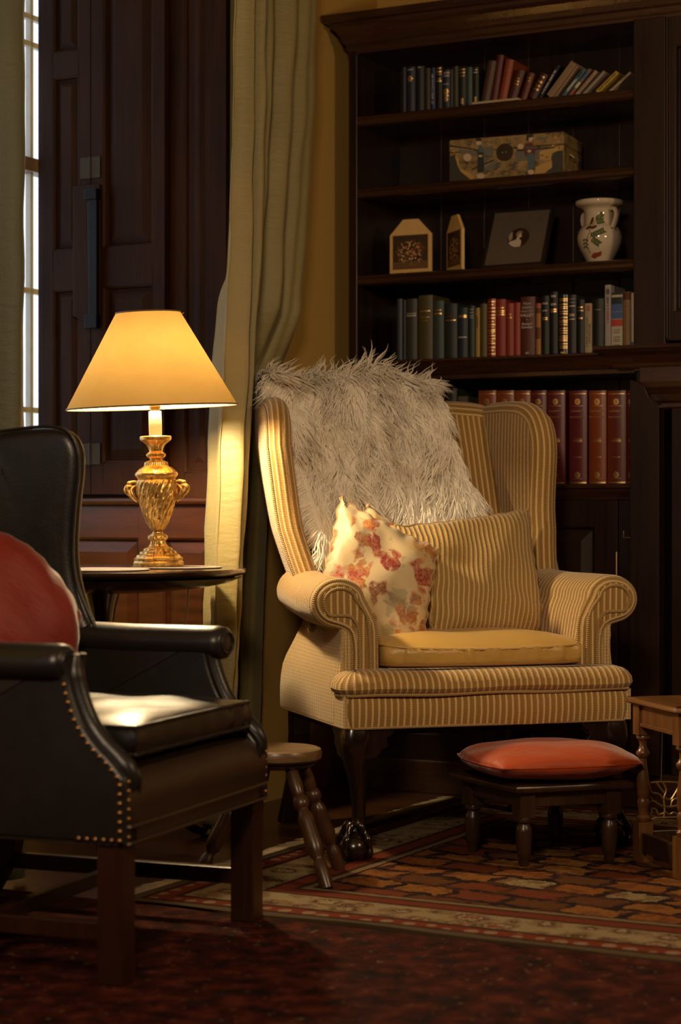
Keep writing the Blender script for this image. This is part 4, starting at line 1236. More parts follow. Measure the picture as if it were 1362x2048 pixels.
# painted chest
def chest():
    ua, ub = u_of(897, 0.03), u_of(1111, 0.0)
    rot = R(4)
    r = thing('painted_chest', 'old gold painted chest with two robed figures and a round lock plate', 'chest', room(ua, 0.035, SH[1] + 0.0004), TH + rot)
    w, d, h = (ub - ua) * 1.01, 0.19, 0.128
    m = Mat('aged_gold_lacquer')
    co = m.coord('Object')
    n = m.noise(co, 28, 5, 0.6)
    c = m.ramp(n, [(0.34, (0.060, 0.035, 0.014)), (0.46, (0.28, 0.175, 0.060)), (0.66, (0.42, 0.28, 0.105))])
    s = m.sep(co)
    crack = m.vor(m.mapping(co, (1, 1, 1)), 120, feature='DISTANCE_TO_EDGE')
    c = m.mix(m.math('MULTIPLY', m.ramp(crack, [(0.02, (1, 1, 1)), (0.07, (0, 0, 0))]), 0.45), c, (0.06, 0.04, 0.02))
    body_m = m.bsdf(c, 0.5)
    MB().box(0, w, 0, d, 0, h * 0.70).build('body', body_m, r, smooth=False, bevel=0.004)
    MB().box(-0.0005, w + 0.0005, -0.0005, d, h * 0.705, h).build('lid', body_m, r, smooth=False, bevel=0.004)
    X = lambda px: (px - 80) / 945.0 * w
    Z = lambda py, px: h * (1 - (py - (130 - (px - 80) * 0.085)) / 412.0)
    def patch(name, polys, mat, y):
        for poly in polys:
            mb = MB()
            mb.add([(X(a), y, min(max(Z(b, a), 0.002), h - 0.002)) for a, b in poly], [tuple(range(len(poly)))])
            o = mb.build(name, mat, r, smooth=False)
        return o
    def ell(cx, cy, rx, ry, n=22): return [(cx + rx * math.cos(2 * PI * k / n), cy + ry * math.sin(2 * PI * k / n)) for k in range(n)]
    pal = lambda n, c: plain(n, c, 0.55)
    grey = pal('painted_grey', (0.15, 0.135, 0.105)); dk = pal('painted_black', (0.018, 0.020, 0.020)); rk = pal('painted_rock', (0.040, 0.036, 0.026))
    gd = pal('painted_gold', (0.50, 0.30, 0.08)); sk = pal('painted_ivory', (0.58, 0.43, 0.26)); rd = pal('painted_maroon', (0.12, 0.020, 0.020)); bl = pal('painted_blue', (0.075, 0.115, 0.125))
    patch('painted_wall', [[(160, 215), (330, 245), (440, 290), (380, 360), (330, 300), (170, 262)], [(350, 200), (450, 190), (450, 300), (380, 300)], [(620, 250), (920, 215), (960, 300), (640, 340)], [(370, 400), (470, 330), (520, 370), (380, 450)]], grey, -0.0008)
    patch('painted_rock', [[(82, 290), (130, 270), (150, 380), (230, 450), (260, 515), (90, 535)], [(1020, 235), (960, 240), (925, 300), (935, 380), (860, 470), (1022, 455)]], rk, -0.0010)
    patch('painted_leaf', [[(130, 290), (160, 300), (170, 400), (250, 450), (300, 500), (260, 512), (180, 440), (150, 370)], [(800, 390), (930, 330), (930, 400), (860, 450), (790, 465)], [(830, 240), (1015, 190), (1010, 225), (930, 260), (920, 330), (830, 320)]] + [ell(a, b, 13, 10, 8) for a, b in ((960, 110), (985, 150), (940, 190), (990, 210), (120, 240), (100, 210), (850, 280), (890, 300))], gd, -0.0012)
    patch('paving_tile', [[(480 + 70 * i - 45 * j + (35 if j % 2 else 0), 350 + 38 * j), (550 + 70 * i - 45 * j + (0) + (35 if j % 2 else 0) - 25, 345 + 38 * j), (520 + 70 * i - 45 * j + (35 if j % 2 else 0) - 35, 383 + 38 * j), (450 + 70 * i - 45 * j + (35 if j % 2 else 0), 388 + 38 * j)] for j in range(3) for i in (0, 2)], pal('painted_brown', (0.10, 0.075, 0.042)), -0.0011)
    patch('painted_balustrade', [[(80, 178), (310, 218), (310, 230), (80, 192)], [(640, 226), (950, 200), (950, 212), (640, 240)], [(270, 410), (455, 318), (458, 330), (272, 424)]], dk, -0.0013)
    fig = patch('painted_figure', [[(318, 220), (365, 215), (370, 300), (375, 440), (318, 448), (322, 300)]], dk, -0.0015)
    patch('painted_figure', [[(715, 165), (770, 160), (795, 230), (790, 300), (715, 290), (703, 230)]], rd, -0.0015)
    patch('painted_skirt', [[(728, 262), (785, 262), (792, 400), (735, 415)]], bl, -0.0017)
    patch('painted_sash', [[(325, 180), (350, 175), (372, 250), (330, 250)], [(715, 200), (780, 198), (780, 212), (715, 214)]], bl, -0.0018)
    patch('painted_face', [ell(330, 160, 22, 26), ell(757, 120, 20, 28), ell(344, 285, 18, 11, 10), ell(747, 240, 16, 14, 10), ell(675, 195, 26, 26), ell(235, 300, 34, 38), ell(345, 480, 34, 24), ell(760, 440, 26, 24)], sk, -0.0017)
    patch('painted_hair', [ell(328, 128, 26, 15), ell(752, 92, 28, 18), ell(733, 118, 10, 26)], dk, -0.0019)
    patch('painted_leaf', [ell(235, 160, 26, 12, 8), ell(440, 150, 30, 9, 8), ell(640, 118, 26, 13, 8), ell(850, 120, 50, 14, 8), ell(480, 128, 22, 7, 8)], grey, -0.0013)
    mb = MB(); cx, cz = X(545), Z(250, 545)
    mb.lathe([(0.0001, 0.0), (0.0255, 0.0), (0.0265, 0.001), (0.0255, 0.0028), (0.0001, 0.0032)], 36, M=Matrix.Translation((cx, -0.0005, cz)) @ Matrix.Rotation(R(90), 4, 'X'))
    lp = mb.build('lock_plate', plain('dark_bronze', (0.055, 0.038, 0.022), 0.45, 0.6), r)
    for dx in (-0.006, 0.006):
        mb = MB(); mb.lathe([(0.0001, 0.0), (0.0022, 0.0), (0.0024, 0.003), (0.0015, 0.005), (0.0001, 0.0055)], 12, M=Matrix.Translation((cx + dx, -0.0036, cz - 0.001)) @ Matrix.Rotation(R(90), 4, 'X'))
        mb.build('stud', M['brass'], lp)
    mb = MB(); mb.tube([(w + 0.001, 0.06, 0.07), (w + 0.012, 0.065, 0.06), (w + 0.014, 0.09, 0.05), (w + 0.012, 0.115, 0.06), (w + 0.001, 0.12, 0.07)], 0.0025, 8)
    mb.build('handle', M['brass'], r)
chest()

# vase
def vase():
    v = 0.105
    u = u_of(1199, v)
    r = thing('vase', 'white glazed two-handled vase painted with green leaf sprays and birds on the shelf', 'vase', room(u, v, SH[2] + 0.0003), TH)
    prof = [(0.0001, 0.0), (0.031, 0.0), (0.034, 0.002), (0.0375, 0.010), (0.0475, 0.028), (0.0570, 0.046), (0.0630, 0.064), (0.0645, 0.078), (0.0620, 0.092), (0.0560, 0.104), (0.0485, 0.112), (0.0455, 0.116), (0.0445, 0.124), (0.0430, 0.140), (0.0450, 0.155), (0.0520, 0.163), (0.0640, 0.168), (0.0690, 0.173), (0.0700, 0.180), (0.0680, 0.184), (0.0620, 0.183), (0.050, 0.172), (0.041, 0.155), (0.040, 0.120), (0.0001, 0.11)]
    k = 1.02
    prof = [(a * k, b * k) for a, b in catmull(prof, 3)]
    prof = [(max(a, 0.0001), b) for a, b in prof]
    m = Mat('glazed_earthenware')
    n = m.noise(m.coord('Object'), 30, 4)
    glaze = m.bsdf(m.mix(m.math('MULTIPLY', n, .5), (0.66, 0.56, 0.43), (0.46, 0.36, 0.26)), 0.12, Coat_Weight=0.6, Coat_Roughness=0.05)
    mb = MB(); mb.lathe(prof, 56); mb.build('body', glaze, r)
    def rad(z):
        best = min(prof[:40], key=lambda q: abs(q[1] - z)); return best[0]
    zs_ = [q[1] for q in prof if q[1] > 0.001][:48]; 
    def surf(a, z, off):
        lo = None
        for i in range(len(prof) - 1):
            if prof[i][1] <= z <= prof[i + 1][1] and prof[i + 1][0] > 0.01:
                w = (z - prof[i][1]) / max(1e-6, prof[i + 1][1] - prof[i][1]); lo = prof[i][0] * (1 - w) + prof[i + 1][0] * w; break
        rr = (lo or 0.05) + off
        return (rr * math.cos(a), rr * math.sin(a), z)
    A0 = math.atan2(-1, 0) + R(27.4)      # the side that faces the room's middle
    green = plain('leaf_green_glaze', (0.085, 0.115, 0.040), 0.15); brn = plain('brown_glaze', (0.10, 0.040, 0.015), 0.15); red = plain('rust_glaze', (0.25, 0.055, 0.03), 0.15)
    def leaf(mb, x, z, L, W_, ang, off=0.0006):
        pts = []
        for k in range(10):
            t = 2 * PI * k / 10
            px, pz = L / 2 * math.cos(t), W_ / 2 * math.sin(t)
            xx = x + px * math.cos(ang) - pz * math.sin(ang); zz = z + px * math.sin(ang) + pz * math.cos(ang)
            pts.append(surf(A0 + xx / 0.058, zz, off))
        mb.add(pts, [tuple(range(10))])
    rr = random.Random(4)
    mb = MB()
    for (bx, bz, dx, dz, n_) in ((-0.030, 0.078, 0.030, 0.014, 6), (-0.028, 0.068, 0.016, -0.012, 4), (-0.020, 0.128, 0.020, 0.014, 5), (-0.018, 0.120, 0.020, 0.004, 4), (-0.046, 0.070, -0.004, -0.02, 3)):
        for i in range(n_):
            t = i / max(1, n_ - 1)
            x = bx + dx * t; z = bz + dz * t
            for s in (-1, 1):
                an = math.atan2(dz, dx) + s * 0.9
                leaf(mb, x + math.cos(an) * 0.006, z + math.sin(an) * 0.005, 0.012, 0.006, an)
    mb.build('painted_leaves', green, r)
    mb = MB()
    for path in ([(-0.040, 0.030), (-0.046, 0.050), (-0.043, 0.070), (-0.034, 0.088), (-0.036, 0.100)], [(-0.044, 0.062), (-0.032, 0.074), (-0.014, 0.084)], [(-0.030, 0.110), (-0.024, 0.122), (-0.012, 0.134)]):
        pp = catmull([(a, b) for a, b in path], 5)
        mb.tube([surf(A0 + a / 0.058, b, 0.0003) for a, b in pp], 0.0009, 5)
    for a in (-0.052, -0.036): leaf(mb, a + 0.012, 0.104, 0.020, 0.010, 0.4, 0.0008)
    leaf(mb, -0.036, 0.124, 0.026, 0.012, 1.2, 0.0008)
    mb.build('painted_branches', brn, r)
    mb = MB(); leaf(mb, -0.018, 0.024, 0.036, 0.013, 0.05, 0.0008); leaf(mb, -0.030, 0.018, 0.022, 0.007, -0.3, 0.0008); leaf(mb, -0.006, 0.029, 0.014, 0.008, 0.4, 0.0008)
    mb.build('painted_bird', red, r)
    for sgn in (1, -1):
        a = A0 + (0.60 if sgn > 0 else 0.60 + PI)
        ca, sa = math.cos(a), math.sin(a)
        pts = catmull([(0.048, 0.160), (0.066, 0.158), (0.074, 0.145), (0.072, 0.130), (0.064, 0.114), (0.058, 0.104)], 6)
        mb = MB(); mb.tube([(p * ca, p * sa, q) for p, q in pts], 0.0062, 10, sx=1.4)
        h_ = mb.build('handle', glaze, r)
        mb = MB()
        ring = [(0.0605 * ca + 0.009 * math.cos(t) * -sa, 0.0605 * sa + 0.009 * math.cos(t) * ca, 0.097 + 0.009 * math.sin(t)) for t in [2 * PI * k / 16 for k in range(16)]]
        mb.tube(ring, 0.002, 6, closed=True)
        mb.tube([(p * ca * 1.085, p * sa * 1.085, q) for p, q in pts[4:24]], 0.0012, 5)
        mb.build('brown_trim', brn, h_)
vase()

# ================================================================== table, lamp, plates
TD = 5.0
def P3(px, py, Y):
    return Vector(((px - 681.0) / 3982.0 * Y, Y, 0.85 - (py - 1024.0) / 3982.0 * Y))
TT = 0.709     # table top height
TX, TY, TRAD = -0.60, 5.02, 0.362
def side_table():
    r = thing('tripod_table', 'round dark polished tripod table carrying the gilt lamp beside the leather chair', 'table', (TX, TY, 0), 0.3)
    mb = MB(); mb.lathe([(0.0001, TT - 0.022), (TRAD - 0.03, TT - 0.022), (TRAD - 0.006, TT - 0.016), (TRAD, TT - 0.010), (TRAD, TT - 0.004), (TRAD - 0.004, TT - 0.0005), (TRAD - 0.012, TT), (0.0001, TT)], 96)
    mb.build('table_top', M['tablewood'], r)
    mb = MB(); mb.lathe([(0.0001, TT - 0.062), (0.15, TT - 0.060), (0.25, TT - 0.050), (0.32, TT - 0.036), (0.352, TT - 0.0225), (0.0001, TT - 0.0225)], 64)
    mb.build('underframe', M['tablewood'], r)
    mb = MB(); mb.lathe([(0.0001, 0.16), (0.035, 0.17), (0.048, 0.20), (0.045, 0.23), (0.030, 0.26), (0.026, 0.30), (0.034, 0.36), (0.050, 0.42), (0.046, 0.46), (0.030, 0.50), (0.026, 0.56), (0.034, 0.61), (0.045, TT - 0.062), (0.0001, TT - 0.062)], 32)
    mb.build('pillar', M['tablewood'], r)
    for k in range(3):
        a = R(-82 + 120 * k) - 0.3
        pts = catmull([(0.03, 0.22), (0.09, 0.235), (0.16, 0.18), (0.22, 0.09), (0.275, 0.035), (0.32, 0.022)], 6)
        mb = MB(); mb.tube([(p * math.cos(a), p * math.sin(a), q) for p, q in pts], [0.028 - 0.010 * i / len(pts) for i in range(len(pts))], 10)
        mb.lathe([(0.0001, 0.0), (0.026, 0.001), (0.030, 0.010), (0.024, 0.022), (0.0001, 0.028)], 16, cx=0.325 * math.cos(a), cy=0.325 * math.sin(a))
        mb.build('leg', M['tablewood'], r)
side_table()

def plate(label, x, y, rad, z, name='coaster_mat'):
    mb = MB(); mb.lathe([(0.0001, 0.0), (rad * 0.97, 0.0), (rad, 0.0015), (rad, 0.003), (rad * 0.96, 0.0042), (0.0001, 0.0042)], 48)
    o = mb.build(name, plain('pale_mat', (0.34, 0.30, 0.28), 0.35), None, (x, y, z))
    tag(o, label, 'mat')
LX, LY = -0.4570, 5.0
plate('round pale table mat at the left on the polished table by the leather chair', -0.585, 4.80, 0.125, TT + 0.0003)
plate('round flat mat under the gilt lamp on the polished table', LX + 0.045, LY, 0.115, TT + 0.0003)

def lamp():
    LZ = TT + 0.0048
    tilt = R(-1.3)
    r = thing('table_lamp', 'lit gilt urn table lamp with a wide parchment shade on the round table', 'lamp', (LX, LY, LZ))
    r.rotation_euler = (0, tilt, 0)
    sc = 1 / 2810.0
    def Zp(y): return (1920 - y) * sc
    def rows(L): return [(max(rr * sc, 0.0001), Zp(y)) for y, rr in L]
    base = rows([(1920, 0.1), (1920, 174), (1912, 178), (1893, 178), (1885, 172), (1878, 166), (1872, 170), (1862, 170), (1852, 156), (1838, 150), (1830, 128), (1815, 122), (1806, 102), (1795, 98), (1786, 84), (1778, 64), (1760, 52), (1742, 48), (1735, 62), (1722, 70), (1706, 68), (1694, 52), (1684, 38), (1676, 36), (1668, 0.1)])
    def beads(a, z, rr):
        y = 1920 - z / sc
        m = 1.0
        if 1855 < y < 1880: m += 0.020 * abs(math.sin(a * 27))
        if 1785 < y < 1836: m += 0.030 * math.sin(a * 14)
        if 1738 < y < 1784: m += 0.09 * math.sin(a * 7)
        if 1690 < y < 1735: m += 0.02 * math.sin(a * 12)
        return m
    MB().lathe(base, 168, mod=beads).build('lamp_base', M['gold'], r)
    urn = catmull(rows([(1676, 0.1), (1670, 34), (1655, 52), (1600, 82), (1540, 104), (1480, 122), (1420, 136), (1370, 143), (1335, 143), (1312, 134), (1304, 124), (1302, 0.1)]), 6)
    urn = [(max(a, 0.0001), b) for a, b in urn]
    def flute(a, z, rr):
        y = 1920 - z / sc
        if not (1310 < y < 1665): return 1.0
        w = min(1, (1665 - y) / 60) * min(1, (y - 1310) / 15)
        tw = (y - 1310) / 355.0 * 1.3
        f = abs(math.sin((a + tw) * 9)) ** 0.7
        q = 0.055 * (f - 0.5) * w
        if y > 1400: # acanthus relief on the lower part
            q += 0.030 * math.sin(a * 22 + y * 0.09) * math.sin(y * 0.11 + a * 4) * w
        return 1 + q
    MB().lathe(urn, 240, mod=flute).build('urn', M['gold'], r)
    neck = rows([(1306, 0.1), (1306, 128), (1296, 136), (1284, 148), (1274, 152), (1264, 150), (1252, 138), (1236, 124), (1222, 104), (1216, 92), (1210, 84), (1198, 82), (1186, 80), (1178, 62), (1168, 42), (1160, 44), (1150, 60), (1140, 66), (1128, 66), (1118, 54), (1108, 46), (1085, 50), (1060, 64), (1042, 86), (1030, 108), (1018, 112), (1008, 112), (1002, 106), (1000, 0.1)])
    def nk(a, z, rr):
        y = 1920 - z / sc
        m = 1.0
        if 1185 < y < 1212: m += 0.03 * abs(math.sin(a * 16))
        if 1125 < y < 1152: m += 0.04 * abs(math.sin(a * 14))
        if 1040 < y < 1105: m += 0.08 * math.sin(a * 8)
        if 1225 < y < 1262: m += 0.012 * math.sin(a * 22)
        return m
    MB().lathe(neck, 160, mod=nk).build('neck', M['gold'], r)
    for sg in (-1, 1):
        mb = MB()
        x = lambda q: sg * q * sc
        mb.tube([(x(128), 0, Zp(1330)), (x(150), 0, Zp(1322)), (x(172), 0, Zp(1322)), (x(190), 0, Zp(1330))], [0.006, 0.0045, 0.004, 0.0055], 10)
        mb.lathe([(0.0001, -0.005), (0.004, -0.003), (0.005, 0), (0.004, 0.003), (0.0001, 0.005)], 12, M=Matrix.Translation((x(196), 0, Zp(1328))))
        mb.tube(catmull([(x(138), 0, Zp(1462)), (x(160), 0, Zp(1440)), (x(182), 0, Zp(1412)), (x(206), 0, Zp(1384)), (x(206), 0, Zp(1362)), (x(186), 0, Zp(1352)), (x(160), 0, Zp(1362))], 5), [0.0035 + 0.0055 * math.sin(PI * i / 30) for i in range(31)], 10)
        mb.tube(catmull([(x(150), 0.006, Zp(1350)), (x(176), 0.010, Zp(1375)), (x(170), 0.012, Zp(1405)), (x(150), 0.010, Zp(1440))], 5), 0.003, 8)
        mb.tube(catmull([(x(150), -0.006, Zp(1350)), (x(176), -0.011, Zp(1375)), (x(170), -0.013, Zp(1405)), (x(150), -0.012, Zp(1440))], 5), 0.003, 8)
        mb.build('handle', M['gold'], r)
    cnd = plain('ivory_candle_tube', (0.72, 0.66, 0.50), 0.5)
    MB().lathe([(0.0001, Zp(1001)), (46 * sc, Zp(1001)), (47 * sc, Zp(930)), (45 * sc, Zp(828)), (43 * sc, Zp(825)), (0.0001, Zp(825))], 32).build('candle_tube', cnd, r)
    MB().lathe(rows([(825, 0.1), (825, 30), (805, 36), (795, 40), (780, 38), (760, 30), (700, 28), (690, 0.1)]), 24).build('bulb_holder', M['brass'], r)
    # bulb
    bm_ = Mat('lamp_bulb_glow')
    em = bm_.new('ShaderNodeEmission'); em.inputs['Color'].default_value = (1.0, 0.77, 0.44, 1); em.inputs['Strength'].default_value = 1000
    bm_.l.new(em.outputs[0], bm_.n['Material Output'].inputs['Surface'])
    zb = Zp(690)
    b = MB().lathe([(0.0001, zb), (0.012, zb), (0.014, zb + 0.02), (0.027, zb + 0.045), (0.030, zb + 0.062), (0.026, zb + 0.080), (0.014, zb + 0.092), (0.0001, zb + 0.095)], 24).build('light_bulb', bm_.m, r)
    # shade
    zb_, zt = Zp(806) + 0.003, Zp(134)
    r0, r1 = 0.2135, 0.0805
    sm = Mat('parchment_shade')
    co = sm.coord('Object')
    n = sm.noise(co, 11, 5, 0.6)
    c = sm.mix(n, (0.66, 0.45, 0.19), (0.54, 0.33, 0.11))
    df = sm.new('ShaderNodeBsdfDiffuse'); tl = sm.new('ShaderNodeBsdfTranslucent'); mx = sm.new('ShaderNodeMixShader')
    sm.l.new(c, df.inputs['Color'])
    ct = sm.mix(n, (0.92, 0.56, 0.15), (0.80, 0.42, 0.085))
    sm.l.new(ct, tl.inputs['Color'])
    mx.inputs[0].default_value = 0.026
    sm.l.new(df.outputs[0], mx.inputs[1]); sm.l.new(tl.outputs[0], mx.inputs[2])
    sm.l.new(mx.outputs[0], sm.n['Material Output'].inputs['Surface'])
    sh = bpy.data.objects.new('shade_pivot', None)
    bpy.data.objects.remove(sh)
    mb = MB(); mb.grid([[(rr * math.cos(2 * PI * k / 96), rr * math.sin(2 * PI * k / 96), z) for k in range(96)] for rr, z in [(r0 + (r1 - r0) * q / 12, zb_ + (zt - zb_) * q / 12) for q in range(13)]], cv=True)
    shade = mb.build('lamp_shade', sm.m, r, rot=(R(1.8), R(-0.9), 0))
    tr = plain('brown_shade_trim', (0.16, 0.10, 0.06), 0.6)
    mb = MB()
    mb.tube([(r0 * math.cos(t), r0 * math.sin(t), zb_) for t in [2 * PI * k / 96 for k in range(96)]], 0.0022, 6, closed=True)
    mb.build('shade_trim', tr, shade)
    mb = MB()
    mb.tube([(r1 * math.cos(t), r1 * math.sin(t), zt) for t in [2 * PI * k / 64 for k in range(64)]], 0.0022, 6, closed=True)
    mb.build('shade_trim', tr, shade)
    mb = MB()   # wire carrier
    for k in range(3):
        a = R(110 + 120 * k)
        mb.tube([(0.012 * math.cos(a), 0.012 * math.sin(a), zt - 0.030), (r1 * math.cos(a), r1 * math.sin(a), zt - 0.002)], 0.0012, 6)
    mb.tube([(0.012 * math.cos(2 * PI * k / 16), 0.012 * math.sin(2 * PI * k / 16), zt - 0.030) for k in range(16)], 0.0012, 6, closed=True)
    for a in (0.4, 0.4 + PI):
        mb.tube([(0.006 * math.cos(a), 0.006 * math.sin(a), zb), (0.040 * math.cos(a), 0.040 * math.sin(a), zb + 0.05), (0.030 * math.cos(a), 0.030 * math.sin(a), zb + 0.10), (0.008 * math.cos(a), 0.008 * math.sin(a), zt - 0.030)], 0.0012, 6)
    mb.build('shade_carrier', M['brass'], r)
lamp()
# flex of the lamp, hanging down behind the table
mb = MB(); mb.tube(catmull([(-0.405, 5.30, 0.66), (-0.41, 5.34, 0.60), (-0.43, 5.35, 0.45), (-0.45, 5.36, 0.2), (-0.44, 5.36, 0.01)], 8), 0.003, 8)
tag(mb.build('lamp_flex', plain('pale_flex', (0.30, 0.20, 0.10), 0.5)), 'pale lamp flex hanging down behind the polished table', 'cable')
# ================================================================== the yellow wing armchair
AO = Vector((0.010, 4.790, 0)); AT = R(17.4); AW = 0.758
def rounded_rect(x0, x1, y0, y1, r, n=6):
    out = []
    for cx, cy, a in ((x1 - r, y0 + r, -90), (x1 - r, y1 - r, 0), (x0 + r, y1 - r, 90), (x0 + r, y0 + r, 180)):
        for k in range(n + 1):
            t = R(a + 90 * k / n)
            out.append((cx + r * math.cos(t), cy + r * math.sin(t)))
    return out
def dense(poly, step=0.02):
    out = []
    n = len(poly)
    for i in range(n):
        a, b = poly[i], poly[(i + 1) % n]
        L = math.dist(a, b); k = max(1, int(L / step))
        for q in range(k): out.append((a[0] + (b[0] - a[0]) * q / k, a[1] + (b[1] - a[1]) * q / k))
    return out

def stacked(mb, rings_fn, levels, plan, topcap=True, uvx=True):
    """plan outline moved inwards level by level: levels = (inset, z)"""
    O = np.array(plan); n = len(O)
    d = np.roll(O, -1, 0) - O
    nr = np.stack([-d[:, 1], d[:, 0]], 1); nr /= np.linalg.norm(nr, axis=1)[:, None]
    N = nr + np.roll(nr, 1, 0); N /= np.linalg.norm(N, axis=1)[:, None]
    P = []
    for ins, z in levels:
        P.append([rings_fn(q[0], q[1], z) for q in (O + N * ins)])
    L = [0]
    for k in range(n): L.append(L[-1] + float(np.linalg.norm(d[k])))
    A = [0]
    for i in range(1, len(levels)): A.append(A[-1] + math.hypot(levels[i][0] - levels[i - 1][0], levels[i][1] - levels[i - 1][1]))
    UV = [[(L[j], A[i]) for j in range(n + 1)] for i in range(len(levels))]
    mb.grid(P, cv=True, UV=UV)
    mb.add(P[0], [list(range(n))[::-1]], [[(p[0], p[1]) for p in P[0]][::-1]])
    mb.add(P[-1], [list(range(n))], [[(p[0], p[1]) for p in P[-1]]])

def armchair():
    r = thing('wing_armchair', 'yellow ribbed wing armchair with scroll arms and a sheepskin over its back', 'armchair', (AO.x, AO.y, 0.005), AT)
    W = AW
    idf = lambda x, y, z: (x, y, z)
    # seat: rail band and the padded front above it
    plan = dense(rounded_rect(0.006, W - 0.006, 0.0, 0.58, 0.024), 0.03)
    mb = MB()
    stacked(mb, lambda x, y, z: (x, y + 0.004 * math.sin(x * 9), z + 0.002 * math.sin(x * 23)), [(0.012, 0.320), (0.002, 0.322), (0.0, 0.330), (-0.004, 0.352), (-0.004, 0.380), (0.002, 0.400)], plan)
    mb.build('seat_band', M['cord'], r)
    mb = MB()
    plan2 = dense(catmull(rounded_rect(-0.004, W + 0.004, -0.006, 0.088, 0.040), 1, closed=True), 0.03)
    plan2 = [p for p in plan2 if p[1] < 0.080]
    plan2.sort(key=lambda p: 0)
    plan2 = dense(rounded_rect(-0.004, W + 0.004, -0.006, 0.110, 0.040), 0.03)
    plan3 = dense(rounded_rect(0.06, W - 0.06, 0.05, 0.60, 0.02), 0.03)
    lv = [(0.006, 0.400), (-0.004, 0.406), (-0.010, 0.416), (-0.008, 0.430), (0.002, 0.443), (0.014, 0.451), (0.030, 0.456), (0.048, 0.458)]
    stacked(mb, lambda x, y, z: (x, y, z), [(0.0, 0.40), (0.0, 0.446), (0.01, 0.454), (0.03, 0.458), (0.08, 0.460)], plan3)
    stacked(mb, lambda x, y, z: (x, y, z + 0.002 * math.sin(x * 17 + y * 9)), lv, plan2)
    mb.build('seat_cushioning', M['cord'], r)
    fr_ = [(-0.002, 0.060), (-0.002, 0.034), (0.006, 0.012), (0.034, -0.003), (0.20, -0.005), (W / 2, -0.006), (W - 0.20, -0.005), (W - 0.034, -0.003), (W - 0.006, 0.012), (W + 0.002, 0.034), (W + 0.002, 0.060)]
    mb = MB(); mb.tube([(p, q, 0.4005 + 0.0015 * math.sin(p * 20)) for p, q in catmull(fr_, 6)], 0.0042, 7); mb.build('piping', M['welt'], r)
    mb = MB(); mb.tube([(p[0], p[1], 0.322) for p in dense(rounded_rect(0.003, W - 0.003, 0.003, 0.60, 0.035), 0.03)], 0.0035, 7, closed=True); mb.build('piping', M['welt'], r)
    # arms
    for side in (0, 1):
        fx = (lambda x: x) if side == 0 else (lambda x: W - x)
        cx, cz, rx, rz = 0.022, 0.622, 0.072, 0.063
        sec = [(0.118, 0.440), (0.117, 0.500), (0.112, 0.560), (0.103, 0.600)]
        for k in range(0, 15):
            a = R(0 + 262 * k / 14)
            sec.append((cx + rx * math.cos(a) * (1.0 if math.cos(a) > 0 else 1.0), cz + rz * math.sin(a)))
        sec += [(0.026, 0.552), (0.024, 0.52), (0.012, 0.46), (0.004, 0.42), (0.0, 0.38), (0.0, 0.326)]
        sec_f = catmull(sec, 2)
        def roll_shift(y):      # the arm spreads a little towards the front
            return -0.010 * max(0, (0.30 - y) / 0.2) + 0.034 * max(0, (y - 0.24) / 0.28)
        ys = [0.082, 0.088, 0.10, 0.13, 0.18, 0.24, 0.31, 0.38, 0.45, 0.52, 0.575]
        P = []
        for i, y in enumerate(ys):
            ins = 0.010 if i == 0 else (0.003 if i == 1 else 0)
            row = []
            for (x, z) in sec_f:
                k = max(0, min(1, (z - 0.45) / 0.1))
                xx = x + roll_shift(y) * k
                zz = z + (0.014 * max(0, (y - 0.30) / 0.3)) * k
                dx, dz = xx - (cx + 0.02), zz - cz
                if z > 0.5 and ins:
                    L = math.hypot(dx, dz); xx -= dx / L * ins; zz -= dz / L * ins
                elif ins:
                    xx += -ins if x > 0.06 else ins
                row.append((fx(xx), y, zz))
            P.append(row)
        L = [0]
        for j in range(1, len(sec_f)): L.append(L[-1] + math.dist(sec_f[j], sec_f[j - 1]))
        UV = [[(y, l) for l in L] for y in ys]
        # split: inside and roll in the cord, outside panel in the lighter cord
        ki = next(j for j in range(len(sec_f)) if j > 30 and sec_f[j][1] < 0.556)
        mb = MB(); mb.grid([row[:ki + 1] for row in P], UV=[u[:ki + 1] for u in UV], flip=side == 1)
        arm = mb.build('arm', M['cord'], r, angle=60)
        mb = MB(); mb.grid([row[ki:] for row in P], UV=[u[ki:] for u in UV], flip=side == 1)
        mb.add(P[0], [list(range(len(P[0])))], [[(p[0], p[2]) for p in P[0]]])
        mb.box(*((-0.0005, 0.020) if side == 0 else (W - 0.020, W + 0.0005)), 0.006, 0.086, 0.3225, 0.400)
        mb.build('outer_side_panel', M['cord_side'], r, angle=60)
        # front facing of the arm: scroll and the strip below it
        fr = [(0.110, 0.430), (0.109, 0.52), (0.104, 0.575)]
        cxx = cx - 0.010
        for k in range(0, 15):
            a = R(8 + 250 * k / 14)
            fr.append((cxx + (rx - 0.008) * math.cos(a), cz + (rz - 0.008) * math.sin(a)))
        fr += [(0.024, 0.560), (0.040, 0.545), (0.046, 0.50), (0.044, 0.430)]
        frd = dense(catmull(fr, 2, closed=False), 0.012)
        mb = MB(); mb.slab(frd, 0.030, 0.012, lambda a, b, c: (fx(a), 0.090 - c, b), K=4)
        fac = mb.build('arm_facing', M['cord'], arm)
        inn = [(0.090, 0.440), (0.088, 0.53), (0.080, 0.59)]
        for k in range(0, 13):
            a = R(10 + 225 * k / 12)
            inn.append((cxx + 0.042 * math.cos(a), cz + 0.036 * math.sin(a)))
        inn += [(0.012, 0.592), (0.040, 0.588), (0.058, 0.560), (0.062, 0.50), (0.062, 0.440)]
        mb = MB(); mb.tube([(fx(a), 0.0735, b) for a, b in catmull(inn, 3)], 0.0042, 7); mb.build('piping', M['welt'], arm)
        mb = MB(); mb.tube([(fx(a), 0.0850, b) for a, b in catmull(fr, 2)], 0.0045, 7); mb.build('piping', M['welt'], arm)
